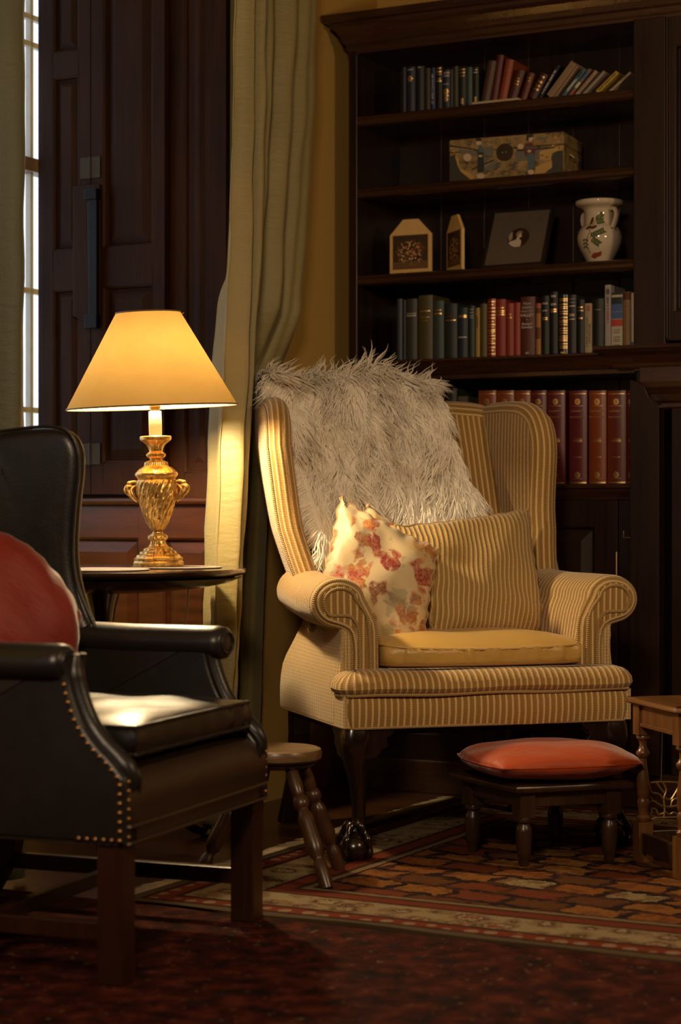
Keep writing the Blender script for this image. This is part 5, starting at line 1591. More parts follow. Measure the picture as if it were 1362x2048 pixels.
    # back
    bk0, bk1 = 0.035, W - 0.035
    def by(s): return 0.50 + s * 0.36           # rake: y of the inner face for height above the seat s
    ol = [(0.10, 0.44), (W - 0.10, 0.44), (W - 0.095, 0.62), (W - 0.070, 0.75), (W - 0.045, 0.95), (W - 0.040, 1.08), (W - 0.055, 1.130), (W - 0.10, 1.156), (W - 0.20, 1.164), (W / 2, 1.176), (0.20, 1.164), (0.10, 1.156), (0.055, 1.130), (0.040, 1.08), (0.045, 0.95), (0.070, 0.75), (0.095, 0.62)]
    ol = dense(catmull(ol, 3, closed=True), 0.03)
    mb = MB(); mb.slab(ol, 0.095, 0.042, lambda a, b, c: (a, by(b - 0.45) + 0.045 - c, b), K=6, puff=0.012)
    mb.build('backrest', M['cord'], r, angle=60)
    # wings
    for side in (0, 1):
        fx = (lambda x: x) if side == 0 else (lambda x: W - x)
        wo = [(0.400, 0.615), (0.420, 0.660), (0.437, 0.715), (0.452, 0.775), (0.462, 0.85), (0.458, 0.93), (0.452, 1.00), (0.458, 1.06), (0.485, 1.112), (0.535, 1.143), (0.60, 1.155), (0.70, 1.157), (0.765, 1.150), (0.778, 1.10), (0.722, 0.96), (0.655, 0.80), (0.610, 0.69), (0.585, 0.62), (0.50, 0.600)]
        wo = dense(catmull(wo, 3, closed=True), 0.018)
        lean_ = 0.062 if side == 0 else 0.0
        def wx(y, z): return -lean_ * max(0, min(1, (z - 0.66) / 0.36)) ** 0.8 - 0.002 + (y - 0.46) * 0.16 + max(0, 0.80 - z) * 0.12
        mb = MB(); mb.slab(wo, 0.066, 0.033, lambda a, b, c: (fx(wx(a, b) + 0.033 - c), a, b), K=8, puff=0.004)
        wing = mb.build('wing', M['cord'], r, angle=60)
        # plain outer cloth, set within a piped line
        inner = []
        O = np.array(wo); 
        if sum(O[i][0] * O[(i + 1) % len(O)][1] - O[(i + 1) % len(O)][0] * O[i][1] for i in range(len(O))) < 0: O = O[::-1]
        d = np.roll(O, -1, 0) - O; nr = np.stack([-d[:, 1], d[:, 0]], 1); nr /= np.linalg.norm(nr, axis=1)[:, None]
        N = nr + np.roll(nr, 1, 0); N /= np.linalg.norm(N, axis=1)[:, None]
        I = [tuple(q) for q in (O + N * 0.024)]
        mb = MB(); mb.slab(I, 0.010, 0.004, lambda a, b, c: (fx(wx(a, b) - 0.0005 - c), a, b), K=2, puff=0.004)
        mb.build('wing_outer_cloth', M['cord_side'], wing, angle=60)
        mb = MB(); mb.tube([(fx(wx(a, b) - 0.002), a, b) for a, b in I], 0.0035, 6, closed=True); mb.build('piping', M['welt'], wing)
    # outside back
    mb = MB()
    P = [[(x, by(z - 0.45) + 0.066, z) for x in np.linspace(0.10 - 0.04 * max(0, (z - 0.6) / 0.5), W - 0.10 + 0.04 * max(0, (z - 0.6) / 0.5), 12)] for z in np.linspace(0.33, 1.12, 14)]
    mb.grid(P); 
    o = mb.build('outside_back', M['cord_side'], r)
    sd = o.modifiers.new('thickness', 'SOLIDIFY'); sd.thickness = 0.01
    # cabriole front legs with claw feet
    def cabriole(x0, sx):
        mb = MB()
        d = Vector((sx * -0.7, -0.7, 0))       # the knee leans out to the corner
        prof = [(0.326, 0.0, 0.034), (0.300, 0.004, 0.036), (0.270, 0.006, 0.034), (0.235, 0.002, 0.028), (0.195, -0.006, 0.0225), (0.150, -0.012, 0.0185), (0.110, -0.014, 0.0165), (0.085, -0.011, 0.0175), (0.068, -0.004, 0.022), (0.055, 0.003, 0.030)]
        prof = catmull(prof, 4)
        P = []
        for z, o_, rr in prof:
            sq = max(0.0, min(1.0, (z - 0.12) / 0.15))
            row = []
            for k in range(24):
                a = 2 * PI * k / 24
                e = 1 + sq * 0.16 * (abs(math.cos(2 * a)) ** 2 * -1 + 0.75)
                row.append((x0 + d.x * o_ * 1.3 + rr * e * math.cos(a), 0.040 + d.y * o_ * 1.3 + rr * e * math.sin(a), z))
            P.append(row)
        mb.grid(P, cv=True, cap=True)
        fx_, fy_ = x0 + d.x * 0.008, 0.040 + d.y * 0.008
        # ball
        mb.lathe([(0.0001, 0.0), (0.024, 0.001), (0.034, 0.010), (0.039, 0.024), (0.037, 0.040), (0.028, 0.054), (0.015, 0.062), (0.0001, 0.066)], 24, cx=fx_, cy=fy_)
        # talons
        for k in range(4):
            a = math.atan2(d.y, d.x) + k * PI / 2
            pts = []
            for (rr, z) in ((0.012, 0.090), (0.026, 0.074), (0.037, 0.056), (0.044, 0.036), (0.043, 0.018), (0.036, 0.003)):
                pts.append((fx_ + rr * math.cos(a), fy_ + rr * math.sin(a), z))
            n_ = catmull(pts, 4)
            mb.tube(n_, [0.0095 + 0.0022 * math.sin(i * 0.9) - 0.004 * (i / len(n_)) ** 2 for i in range(len(n_))], 8)
        leg = mb.build('front_leg', M['leg_black'], r, angle=60)
        # shaped brackets beside the knee
        br = [(0.0, 0.321), (0.082, 0.321), (0.081, 0.314), (0.073, 0.303), (0.061, 0.297), (0.060, 0.288), (0.064, 0.280), (0.060, 0.272), (0.052, 0.272), (0.044, 0.262), (0.034, 0.250), (0.0, 0.245)]
        mb = MB(); mb.prism(br, 0.008, 0.030, lambda p, q, a: (x0 - sx * -1 * 0 + (p + 0.010) * sx, a, q)); mb.build('knee_bracket', M['leg_black'], leg, bevel=0.002, smooth=False)
        mb = MB(); mb.prism(br, 0.008, 0.030, lambda p, q, a: (x0 - sx * (0.040 - a), 0.050 + p, q)); mb.build('knee_bracket', M['leg_black'], leg, bevel=0.002, smooth=False)
    cabriole(0.040, 1); cabriole(W - 0.040, -1)
    for x, s in ((0.055, -1), (W - 0.055, 1)):
        mb = MB()
        P = []
        for z, dy, h in ((0.335, 0.0, 0.027), (0.25, 0.004, 0.024), (0.12, 0.028, 0.021), (0.0, 0.070, 0.024)):
            P.append([(x + s * dy * 0.2 + a * h, 0.575 + dy + b * h, z) for a, b in ((-1, -1), (1, -1), (1, 1), (-1, 1))])
        mb.grid(P, cv=True, cap=True); mb.build('back_leg', M['leg_black'], r, smooth=False, bevel=0.003)
    # dark rails under the seat
    mb = MB(); mb.box(0.03, W - 0.03, 0.055, 0.58, 0.300, 0.3215); mb.build('seat_underside', plain('black_lining', (0.010, 0.008, 0.007), 0.9), r, smooth=False)
armchair()
def A(x, y, z):    # armchair frame to world
    return AO + Vector((math.cos(AT) * x - math.sin(AT) * y, math.sin(AT) * x + math.cos(AT) * y, z))

# gold satin seat cushion
def satin():
    o_ = A(0, 0, 0)
    r = thing('seat_cushion', 'thin gold satin cushion with gathered edge lying on the yellow armchair seat', 'cushion', tuple(A(0.385, 0.26, 0.4640)), AT)
    ol = [(-0.245, 0.17), (0.0, 0.185), (0.245, 0.17), (0.262, 0.0), (0.283, -0.12), (0.270, -0.178), (0.15, -0.205), (0.0, -0.212), (-0.15, -0.196), (-0.240, -0.160), (-0.258, -0.10), (-0.262, 0.0)]
    ol = dense(catmull(ol, 5, closed=True), 0.008)
    N_ = len(ol)
    O = np.array(ol)
    if sum(O[i][0] * O[(i + 1) % N_][1] - O[(i + 1) % N_][0] * O[i][1] for i in range(N_)) < 0: O = O[::-1]
    d = np.roll(O, -1, 0) - O; nr = np.stack([-d[:, 1], d[:, 0]], 1); nr /= np.linalg.norm(nr, axis=1)[:, None]
    Nn = nr + np.roll(nr, 1, 0); Nn /= np.linalg.norm(Nn, axis=1)[:, None]
    n = len(O)
    lv = [(0.026, 0.0), (0.012, 0.0), (0.002, 0.004), (-0.001, 0.012), (-0.002, 0.020), (-0.001, 0.028), (0.003, 0.0335), (0.010, 0.0365), (0.030, 0.0405), (0.07, 0.0455), (0.12, 0.049)]
    P = []
    for li, (ins, z) in enumerate(lv):
        row = []
        base_ = O + Nn * ins if ins < 0.03 else (O + Nn * 0.012) * (1 - (ins - 0.012) / 0.22)
        for j, q in enumerate(base_):
            wv = 0
            if 2 <= li <= 6:
                s = j * 0.008
                wv = (0.0050 * math.sin(s * 120 + 3 * math.sin(s * 17)) * (0.6 + 0.4 * math.sin(s * 31)) + 0.0022 * math.sin(s * 260 + 2 * math.sin(s * 40))) * math.sin(PI * (z) / 0.036)
            sag = 0.010 * max(0, (-q[1] - 0.12) / 0.1) * 0.6 if z > 0.01 else 0
            zz = z + 0.0016 * math.sin(q[0] * 21 + q[1] * 13) * (z > 0.03)
            zz = zz * 1.72 - (0.012 * max(0, (-q[1] - 0.14) / 0.07) if z > 0.03 else 0)
            row.append((q[0] + Nn[j][0] * wv * 1.3, q[1] + Nn[j][1] * wv * 1.3, zz))
        P.append(row)
    mb = MB(); mb.grid(P, cv=True)
    mb.add(P[0], [list(range(n))[::-1]]); mb.add(P[-1], [list(range(n))])
    mb.build('cushion_body', M['goldsilk'], r, angle=80)
    for ii, zz in ((1, 0.0576), (2, 0.0065)):
        mb = MB(); mb.tube([(q[0], q[1], zz - (0.012 * max(0, (-q[1] - 0.14) / 0.07) if ii == 1 else 0)) for q in (O + Nn * 0.001)[::2]], 0.0036, 7, closed=True)
        mb.build('piping', M['goldsilk'] if ii == 1 else plain('brown_piping', (0.34, 0.16, 0.04), 0.5), r)
satin()

# ------------------------------------------------------------------ cushions
def pillow(name, label, cat, loc, rotm, w, h, t, mat, n=40, pinch=0.10, wr=0.004, seed=1, gusset=0.0, uvs=1.0, uvrot=0, corner=None, sag=0.0, rnd=0.0):
    """soft square cushion in the local x-z plane, thickness along y; corner = 4 offsets (x,z) for the corners bl, br, tr, tl"""
    rr = random.Random(seed)
    ph = [rr.uniform(0, 6.28) for _ in range(12)]
    corner = corner or [(0, 0)] * 4
    r = thing(name, label, cat, loc)
    r.rotation_euler = rotm.to_euler()
    def pos(a, b, s):
        # a, b in -1..1
        px = a * w / 2 * (1 - pinch * (1 - b * b) * abs(a) ** 2)
        pz = b * h / 2 * (1 - pinch * (1 - a * a) * abs(b) ** 2)
        px *= math.sqrt(1 - rnd * b * b / 2); pz *= math.sqrt(1 - rnd * a * a / 2)
        f = [(1 - a) * (1 - b) / 4, (1 + a) * (1 - b) / 4, (1 + a) * (1 + b) / 4, (1 - a) * (1 + b) / 4]
        px += sum(q * c[0] for q, c in zip(f, corner)); pz += sum(q * c[1] for q, c in zip(f, corner))
        prof = ((1 - abs(a) ** 2.6) * (1 - abs(b) ** 2.6)) ** 0.48
        y = gusset / 2 * min(1, prof * 30 + 1) + (t - gusset) / 2 * prof
        wk = wr * prof ** 0.3 * (math.sin(a * 5 + ph[0] + 2.0 * b) * math.sin(b * 7 + ph[1] - a) + 0.6 * math.sin(a * 13 + b * 9 + ph[2]) * (abs(a) ** 2 + abs(b) ** 2) * 0.5 + 0.5 * math.sin((a + b) * 11 + ph[3]) * abs(a * b))
        edge = (abs(a) ** 8 + abs(b) ** 8) * wr * 0.6 * math.sin((a * 21 + ph[4]) if abs(b) > abs(a) else (b * 23 + ph[5]))
        return (px + edge * 0.5, s * (y + wk) + sag * (1 - b) * 0, pz + edge * 0.5)
    cu, su = math.cos(uvrot), math.sin(uvrot)
    def uv(p): return ((p[0] * cu + p[2] * su) * uvs, (-p[0] * su + p[2] * cu) * uvs)
    mb = MB()
    tt = [math.sin(PI / 2 * (2 * k / n - 1)) for k in range(n + 1)]
    for s in (-1, 1):
        P = [[pos(a, b, s) for b in tt] for a in tt]
        mb.grid(P, UV=[[uv(p) for p in row] for row in P], flip=s > 0)
    if gusset:
        rim = [(a, -1) for a in tt] + [(1, b) for b in tt[1:]] + [(a, 1) for a in tt[::-1][1:]] + [(-1, b) for b in tt[::-1][1:-1]]
        P = [[pos(a, b, -1) for a, b in rim], [tuple(np.array(pos(a, b, -1)) * 0.5 + np.array(pos(a, b, 1)) * 0.5 + np.array((a * 0.006, 0, b * 0.006))) for a, b in rim], [pos(a, b, 1) for a, b in rim]]
        L = [0]
        for j in range(len(rim)): L.append(L[-1] + math.dist(P[0][j], P[0][(j + 1) % len(rim)]))
        UV = [[(l, v * gusset / 2) for l in L] for v in range(3)]
        mb.grid(P, cv=True, UV=UV, flip=True)
    body = mb.build('cushion_cover', mat, r, angle=75)
    edge = [(a, -1) for a in tt] + [(1, b) for b in tt[1:]] + [(a, 1) for a in tt[::-1][1:]] + [(-1, b) for b in tt[::-1][1:-1]]
    return r, body, pos, edge

def up_frame(xdir, tilt_back, roll):
    """x axis along xdir (world yaw), plane leaning back, rolled in its own plane"""
    return (Matrix.Rotation(xdir, 3, 'Z') @ Matrix.Rotation(-tilt_back, 3, 'X') @ Matrix.Rotation(roll, 3, 'Y'))

# striped cushion
r, body, pos, edge = pillow('striped_cushion', 'plump yellow ribbed cushion with piped edge leaning against the armchair back', 'cushion',
    tuple(A(0.455, 0.345, 0.668)), up_frame(AT + R(6), R(20), R(0)), 0.385, 0.285, 0.135, M['cord_pillow'], pinch=0.05, wr=0.006, seed=11, gusset=0.035, uvrot=R(-7),
    corner=[(0.052, -0.004), (0.004, -0.010), (0.010, 0.052), (-0.012, 0.004)])
for s in (-1, 1):
    mb = MB(); mb.tube([pos(a, b, s) for a, b in edge], 0.0042, 7, closed=True); mb.build('piping', M['welt'], r)

def tassel(parent, p, L=0.045, d=(0, 0, -1), seed=0):
    rr = random.Random(seed)
    mb = MB()
    p = Vector(p); d = Vector(d).normalized()
    mb.lathe([(0.0001, -0.006), (0.005, -0.004), (0.0065, 0.0), (0.005, 0.005), (0.0001, 0.007)], 10, M=Matrix.Translation(p))
    for k in range(26):
        q = Vector((rr.uniform(-1, 1), rr.uniform(-1, 1), rr.uniform(-1, 1))) * 0.3
        e = p + (d + q).normalized() * L * rr.uniform(.8, 1)
        m_ = (p + e) / 2 + q * 0.004
        mb.tube([p, m_, e], [0.0018, 0.0016, 0.0010], 4)
    mb.build('tassel', plain('tan_tassel', (0.46, 0.31, 0.15), 0.85), parent)

def fringe_edge(parent, pos, edge, rng_, seed=0):
    mb = MB(); rr = random.Random(seed)
    pts = [(Vector(pos(a, b, -1)) + Vector(pos(a, b, 1))) / 2 for a, b in edge]
    mb.tube([tuple(p) for p in pts], 0.0032, 6, closed=True)
    mb.build('edge_cord', plain('tan_tassel', (0.46, 0.31, 0.15), 0.85), parent)

# floral cushion behind
r, body, pos, edge = pillow('floral_cushion', 'floral cushion mostly hidden, its tasselled corner showing above the front floral cushion', 'cushion',
    tuple(A(0.250, 0.385, 0.665)), up_frame(AT + R(4), R(16), R(33)), 0.30, 0.30, 0.10, M['floral'], pinch=0.06, wr=0.005, seed=21, corner=[(0, 0), (0.02, -0.02), (0.0, 0.02), (0, 0)])
fringe_edge(r, pos, edge, None)
tassel(r, pos(-1, 1, 0), 0.030, (0.6, 0, -0.4), 1); tassel(r, pos(1, 1, 0), 0.03, (0.3, -0.2, -1), 2); tassel(r, pos(1, -1, 0), 0.045, (-0.2, -0.4, -1), 3)
# front floral cushion
r, body, pos, edge = pillow('floral_cushion', 'cream floral silk cushion with red and orange blossoms, nearest the left arm of the armchair', 'cushion',
    tuple(A(0.180, 0.270, 0.672)), up_frame(AT + R(-14), R(13), R(20)), 0.295, 0.305, 0.125, M['floral'], pinch=0.05, wr=0.008, seed=33,
    corner=[(0.01, 0.0), (0.025, -0.015), (-0.035, -0.02), (-0.02, 0.02)])
fringe_edge(r, pos, edge, None)
tassel(r, pos(1, -1, 0), 0.045, (0.2, -0.3, -1), 4); tassel(r, pos(-1, -1, 0), 0.04, (0.2, -0.2, -0.6), 5)

# ------------------------------------------------------------------ sheepskin over the back
def sheepskin():
    r = thing('sheepskin', 'shaggy cream sheepskin throw draped over the back of the yellow armchair', 'sheepskin', tuple(AO), AT)
    rr = random.Random(8)
    # centre line over the back: outside back up, over the crest, down the inside
    def prof(s):
        # s: 0 behind .. 1 front bottom ; returns (y, z, ny, nz)
        pts = [(0.86, 0.98), (0.865, 1.12), (0.835, 1.195), (0.765, 1.226), (0.695, 1.200), (0.655, 1.10), (0.615, 0.97), (0.575, 0.86), (0.545, 0.77), (0.53, 0.69)]
        c = catmull(pts, 10)
        x = s * (len(c) - 1); i = min(int(x), len(c) - 2); f = x - i
        y = c[i][0] * (1 - f) + c[i + 1][0] * f; z = c[i][1] * (1 - f) + c[i + 1][1] * f
        ty, tz = c[i + 1][0] - c[i][0], c[i + 1][1] - c[i][1]
        L = math.hypot(ty, tz)
        return y, z, tz / L, -ty / L, ty / L, tz / L
    def width(s):
        z = prof(s)[1]
        # left and right border (armchair x) by position along the skin
        l = np.interp(s, [0, 0.30, 0.42, 0.55, 0.75, 1.0], [0.08, 0.02, 0.01, 0.035, 0.07, 0.11])
        q = np.interp(s, [0, 0.30, 0.42, 0.55, 0.75, 1.0], [0.46, 0.462, 0.468, 0.50, 0.545, 0.61])
        return l, q
    def pt(a, s):
        # lower border has two tails
        l, q = width(s)
        x = l + (q - l) * a
        y, z, ny, nz, ty, tz = prof(s)
        # over the wing on the left it rides forward
        wl = max(0, 1 - a / 0.16)
        if s > 0.40: y -= 0.10 * wl ** 1.3 * max(0, min(1, (1.16 - z) / 0.06)) * 0.55
        bump = 0.010 * math.sin(a * 9 + s * 7) + 0.008 * math.sin(a * 17 - s * 12) + 0.022 * max(0, 1 - abs(a - 0.62) / 0.3) * max(0, 1 - abs(s - 0.38) / 0.14)
        return Vector((x, y + bump * ny, z + bump * nz)), Vector((0, ny, nz)), Vector((0, ty, tz))
    def smax(a):   # uneven lower hem
        return 0.90 + 0.04 * math.sin(a * 7 + 1.0) + (0.085 if a > 0.62 else 0.0) - (0.02 if 0.5 < a < 0.6 else 0)
    P = [[tuple(pt(i / 30, 0.02 + (smax(i / 30) - 0.02) * j / 40)[0] ) for j in range(41)] for i in range(31)]
    mb = MB(); mb.grid(P)
    o = mb.build('hide', M['wool'], r)
    sd = o.modifiers.new('thickness', 'SOLIDIFY'); sd.thickness = 0.006; sd.offset = 0
    # wool in tapering wavy locks
    V_ = []; F_ = []
    N = 13000
    SEG = 8
    cl = [(rr.random(), rr.random(), rr.uniform(-0.9, 0.9)) for _ in range(200)]
    cla = np.array([(c[0], c[1]) for c in cl])
    for k in range(N):
        a = rr.random() ** 0.95
        s0 = rr.random() ** 0.85
        if rr.random() < 0.16: a = rr.choice([rr.uniform(0, 0.04), rr.uniform(0.96, 1.0)])
        s = 0.22 + (smax(a) - 0.22) * s0
        p, n, t = pt(a, s)
        ci = int(np.argmin((cla[:, 0] - a) ** 2 + ((cla[:, 1] - s0) * 1.2) ** 2))
        sw = cl[ci][2] * 0.9 + 0.25 * math.sin(a * 9 + s0 * 6)
        c_a, c_s = cl[ci][0], cl[ci][1]
        L = rr.uniform(0.065, 0.115)
        # directions: out of the hide, then lying along the fall of the skin
        side = Vector((1, 0, 0))
        fall = Vector((0, 0, -1)) if s > 0.42 else t
        crest = max(0, 1 - abs(s - 0.37) / 0.10)
        edge_ = (1 if a > 0.9 else 0) * (a - 0.9) * 10 - (1 if a < 0.08 else 0) * (0.08 - a) * 12
        up = 1 if (crest > 0.2 and rr.random() < 0.07) else 0
        wild = Vector((rr.uniform(-.16, .16), rr.uniform(-.12, .12), rr.uniform(-.12, .12)))
        if up:
            d0 = (n + side * (sw * 0.4 + edge_) ).normalized()
            d1 = (Vector((0.5 * sw + 0.30, -0.75, 0.65)) + wild * 1.5).normalized()
            L *= rr.uniform(0.5, 0.85)
        else:
            f2 = (t * min(1, crest * 1.4) + Vector((0, -0.10, -1)) * (1 - min(1, crest * 1.4)) + Vector((0, 0, -0.35))).normalized()
            d0 = (n * (0.65 + 0.3 * rr.random()) + side * (sw * 0.5 + edge_ * 0.6) + f2 * (0.5 + 0.4 * crest)).normalized()
            d1 = (n * 0.10 + f2 * 0.95 + side * (sw * 0.85 + edge_ * 0.5) + wild).normalized()
        # gather towards the clump centre
        pull = side * ((c_a - a) * 2.2)
        pts = []
        q = Vector(p)
        ph = rr.uniform(0, 6.28); amp = rr.uniform(0.002, 0.006); fq = rr.uniform(5, 9)
        for i in range(SEG + 1):
            f = i / SEG
            dd = d0.lerp(d1, min(1, f * 1.7)).normalized() + pull * f * 1.4
            if i: q = q + dd * (L / SEG)
            w = math.sin(ph + fq * f) * amp * f * 2
            pts.append(q + side * w)
        wdt = rr.uniform(0.0024, 0.0046)
        o0 = len(V_)
        for i in range(SEG + 1):
            f = i / SEG
            rad = wdt * (1.0 - f ** 1.6) * (0.75 + 0.25 * (1 - f)) + 0.00012
            tg = (pts[min(i + 1, SEG)] - pts[max(i - 1, 0)]).normalized()
            x = tg.cross(Vector((0.3, 0.8, 0.2))).normalized(); y = tg.cross(x)
            for m_ in range(3):
                an = 2 * PI * m_ / 3 + ph
                V_.append(pts[i] + x * math.cos(an) * rad + y * math.sin(an) * rad)
        for i in range(SEG):
            for m_ in range(3):
                b = o0 + i * 3
                F_.append((b + m_, b + (m_ + 1) % 3, b + 3 + (m_ + 1) % 3, b + 3 + m_))
    me = bpy.data.meshes.new('wool')
    me.from_pydata([tuple(v) for v in V_], [], F_)
    w = new_obj('wool', me, M['wool'], r)
    w['kind'] = 'stuff'
sheepskin()
# ================================================================== the dark leather wing chair in front
LO = Vector((-0.383, 3.540, 0)); LT = R(69.3); LW = 0.655
def Lc(x, y, z):
    return LO + Vector((math.cos(LT) * x - math.sin(LT) * y, math.sin(LT) * x + math.cos(LT) * y, z))
def leather_chair():
    r = thing('leather_wing_chair', 'dark brown leather wing chair with brass nails in the left foreground', 'armchair', (LO.x, LO.y, 0.003), LT)
    W = LW
    lm = M['leather']
    plan = dense(rounded_rect(0.004, W - 0.004, 0.0, 0.60, 0.020), 0.03)
    mb = MB()
    stacked(mb, lambda x, y, z: (x, y - 0.006 * math.sin(PI * x / W) * (z > .3), z), [(0.010, 0.252), (0.0, 0.256), (0.0, 0.282), (-0.004, 0.288), (-0.004, 0.335), (0.002, 0.358), (0.016, 0.374), (0.045, 0.386), (0.10, 0.392), (0.18, 0.394)], plan)
    mb.build('seat_frame', M['leather_band'], r)
    for z, rr_ in ((0.284, 0.0042), (0.254, 0.003)):
        mb = MB(); mb.tube([(p[0], p[1] - 0.002, z) for p in dense(rounded_rect(0.002, W - 0.002, -0.001, 0.60, 0.02), 0.03)], rr_, 7, closed=True); mb.build('piping', M['leather_band'], r)
    curve = [(0.0, 0.2535), (0.0, 0.372), (0.028, 0.404), (0.058, 0.431), (0.084, 0.4645), (0.104, 0.509), (0.115, 0.552), (0.112, 0.590)]
    for side in (0, 1):
        fx = (lambda x: x) if side == 0 else (lambda x: W - x)
        ol = [curve[0], curve[1]] + catmull(curve[1:], 5)[1:] + [(0.45, 0.595), (0.60, 0.595), (0.60, 0.2535)]
        ol = dense(ol, 0.02)
        mb = MB(); mb.slab(ol, 0.062, 0.010, lambda a, b, c: (fx(0.026 - c), a, b), K=4)
        arm = mb.build('arm', lm, r, angle=50)
        # rolled top, scroll at the front
        P = []
        dy_ = 0.030 if side == 0 else -0.008
        for y in [0.092 + dy_, 0.098 + dy_, 0.115 + dy_, 0.15 + dy_, 0.22, 0.30, 0.38, 0.46, 0.56]:
            e = 0.72 if y < 0.095 + dy_ else (0.93 if y < 0.10 + dy_ else 1.0)
            row = []
            for k in range(28):
                a = 2 * PI * k / 28
                row.append((fx(0.018 + 0.046 * e * math.cos(a)), y, 0.573 + (0.5 * max(0, y - .3)) * 0.06 + 0.036 * e * math.sin(a)))
            P.append(row)
        mb = MB(); mb.grid(P, cv=True, cap=True); mb.build('arm_roll', lm, arm, angle=60)
        mb = MB(); mb.tube([(fx(0.018 + 0.030 * math.cos(a)), 0.0925 + dy_, 0.573 + 0.022 * math.sin(a)) for a in [2 * PI * k / 20 for k in range(20)]], 0.004, 6, closed=True); mb.build('piping', lm, arm)
        # padded front strip following the curve
        c2 = catmull([(0.004, 0.335)] + curve[1:], 6)
        mb = MB(); mb.tube([(fx(0.030), a + 0.003, b) for a, b in c2], [0.004 + 0.016 * min(1, q / 9) * min(1.0, (len(c2) - 1 - q) / 8 + 0.25) for q in range(len(c2))], 10, sx=1.0)
        mb.build('arm_facing', lm, arm, angle=60)
        mb = MB(); mb.tube([(fx(0.050), a - 0.003, b) for a, b in c2], 0.005, 7); mb.build('piping', lm, arm)
    # wings
    for side in (0, 1):
        fx = (lambda x: x) if side == 0 else (lambda x: W - x)
        wo = [(0.365, 0.570), (0.392, 0.610), (0.418, 0.680), (0.430, 0.760), (0.425, 0.860), (0.417, 0.930), (0.420, 0.985), (0.445, 1.020), (0.50, 1.028), (0.60, 1.018), (0.69, 1.000), (0.725, 0.985), (0.73, 0.94), (0.70, 0.80), (0.66, 0.62), (0.62, 0.45), (0.46, 0.48)]
        wo = dense(catmull(wo, 3, closed=True), 0.02)
        mb = MB(); mb.slab(wo, 0.050, 0.024, lambda a, b, c: (fx(0.010 + (a - 0.43) * 0.14 + 0.02 - c), a, b), K=6, puff=0.008)
        mb.build('wing', lm, r, angle=60)
        pp = [(fx(0.010 + (a - 0.43) * 0.14 + 0.042), a - 0.002, b) for a, b in catmull(wo[:1] + [(0.418, 0.680), (0.432, 0.760), (0.427, 0.860), (0.419, 0.930), (0.423, 0.985), (0.447, 1.021), (0.50, 1.030), (0.60, 1.020)], 5)]
        mb = MB(); mb.tube(pp, 0.004, 6); mb.build('piping', lm, r)
    ol = dense(catmull([(0.04, 0.30), (W - 0.04, 0.30), (W - 0.045, 0.7), (W - 0.05, 0.96), (W - 0.09, 1.000), (W / 2, 1.012), (0.09, 1.000), (0.05, 0.96), (0.045, 0.7)], 4, closed=True), 0.03)
    mb = MB(); mb.slab(ol, 0.10, 0.045, lambda a, b, c: (a, 0.49 + (b - 0.45) * 0.20 + 0.05 - c, b), K=6, puff=0.012)
    mb.build('backrest', lm, r, angle=60)
    # legs and stretchers
    lw = 0.052
    for x0 in (0.006, W - 0.006 - lw):
        MB().box(x0, x0 + lw, 0.008, 0.008 + lw, 0.0, 0.2535).build('leg', M['leg_red'], r, smooth=False, bevel=0.003)
    for x0 in (0.016, W - 0.016 - 0.044):
        mb = MB(); P = []
        for z, dy in ((0.0, 0.095), (0.10, 0.035), (0.2535, 0.0)):
            P.append([(x0 + a * 0.044, 0.54 + dy + b * 0.044, z) for a, b in ((0, 0), (1, 0), (1, 1), (0, 1))])
        mb.grid(P, cv=True, cap=True); mb.build('leg', M['leg_red'], r, smooth=False, bevel=0.003)
    for x0 in (0.022, W - 0.022 - 0.022):
        MB().box(x0, x0 + 0.022, 0.058, 0.60, 0.075, 0.108).build('stretcher', M['leg_red'], r, smooth=False, bevel=0.002)
    MB().box(0.044, W - 0.044, 0.30, 0.322, 0.078, 0.106).build('stretcher', M['leg_red'], r, smooth=False, bevel=0.002)
    # brass nails
    nail = MB().lathe([(0.0048, 0.0), (0.0046, 0.0012), (0.0034, 0.0026), (0.0016, 0.0034), (0.0001, 0.0036)], 10).mesh('brass_nail')
    nm = plain('aged_brass_nail', (0.50, 0.27, 0.09), 0.32, 1.0)
    nail.materials.append(nm)
    nail.polygons.foreach_set('use_smooth', [True] * len(nail.polygons))
    first = [None]
    def put(p, rot):
        if first[0] is None:
            o = bpy.data.objects.new('brass_nail', nail); first[0] = o
        else:
            o = first[0].copy()
        col.objects.link(o); o.parent = r; o.location = p; o.rotation_euler = rot
    def along(pts, step):
        out = []; acc = 0; 
        for a, b in zip(pts, pts[1:]):
            L = math.dist(a, b)
            while acc < L:
                f = acc / L; out.append((a[0] + (b[0] - a[0]) * f, a[1] + (b[1] - a[1]) * f)); acc += step
            acc -= L
        return out
    cc = [(0.0085, 0.262), (0.0085, 0.370)] + [(a + 0.008, b - 0.005) for a, b in catmull(curve[1:-1], 8)[4:]]
    for a, b in along(cc, 0.0165): put((-0.0052, a, b), (0, R(-90), 0))
    for y in np.arange(0.024, 0.10, 0.0165): put((-0.0052, float(y), 0.262), (0, R(-90), 0))
    for z in np.arange(0.266, 0.368, 0.0165): put((W - 0.012, 0.0, float(z)), (R(90), 0, 0)); put((0.014, 0.0, float(z)), (R(90), 0, 0))
leather_chair()
r, body, pos, edge = pillow('leather_seat_cushion', 'loose dark leather seat cushion catching the daylight in the leather chair', 'cushion',
    tuple(Lc(LW / 2, 0.262, 0.434)), (Matrix.Rotation(LT, 3, 'Z') @ Matrix.Rotation(R(-90), 3, 'X')), 0.525, 0.50, 0.094, M['leather'], pinch=0.015, wr=0.0035, seed=15, gusset=0.050, rnd=0.04)
for s in (-1, 1):
    mb = MB(); mb.tube([pos(a, b, s) for a, b in edge], 0.0042, 7, closed=True); mb.build('piping', M['leather'], r)
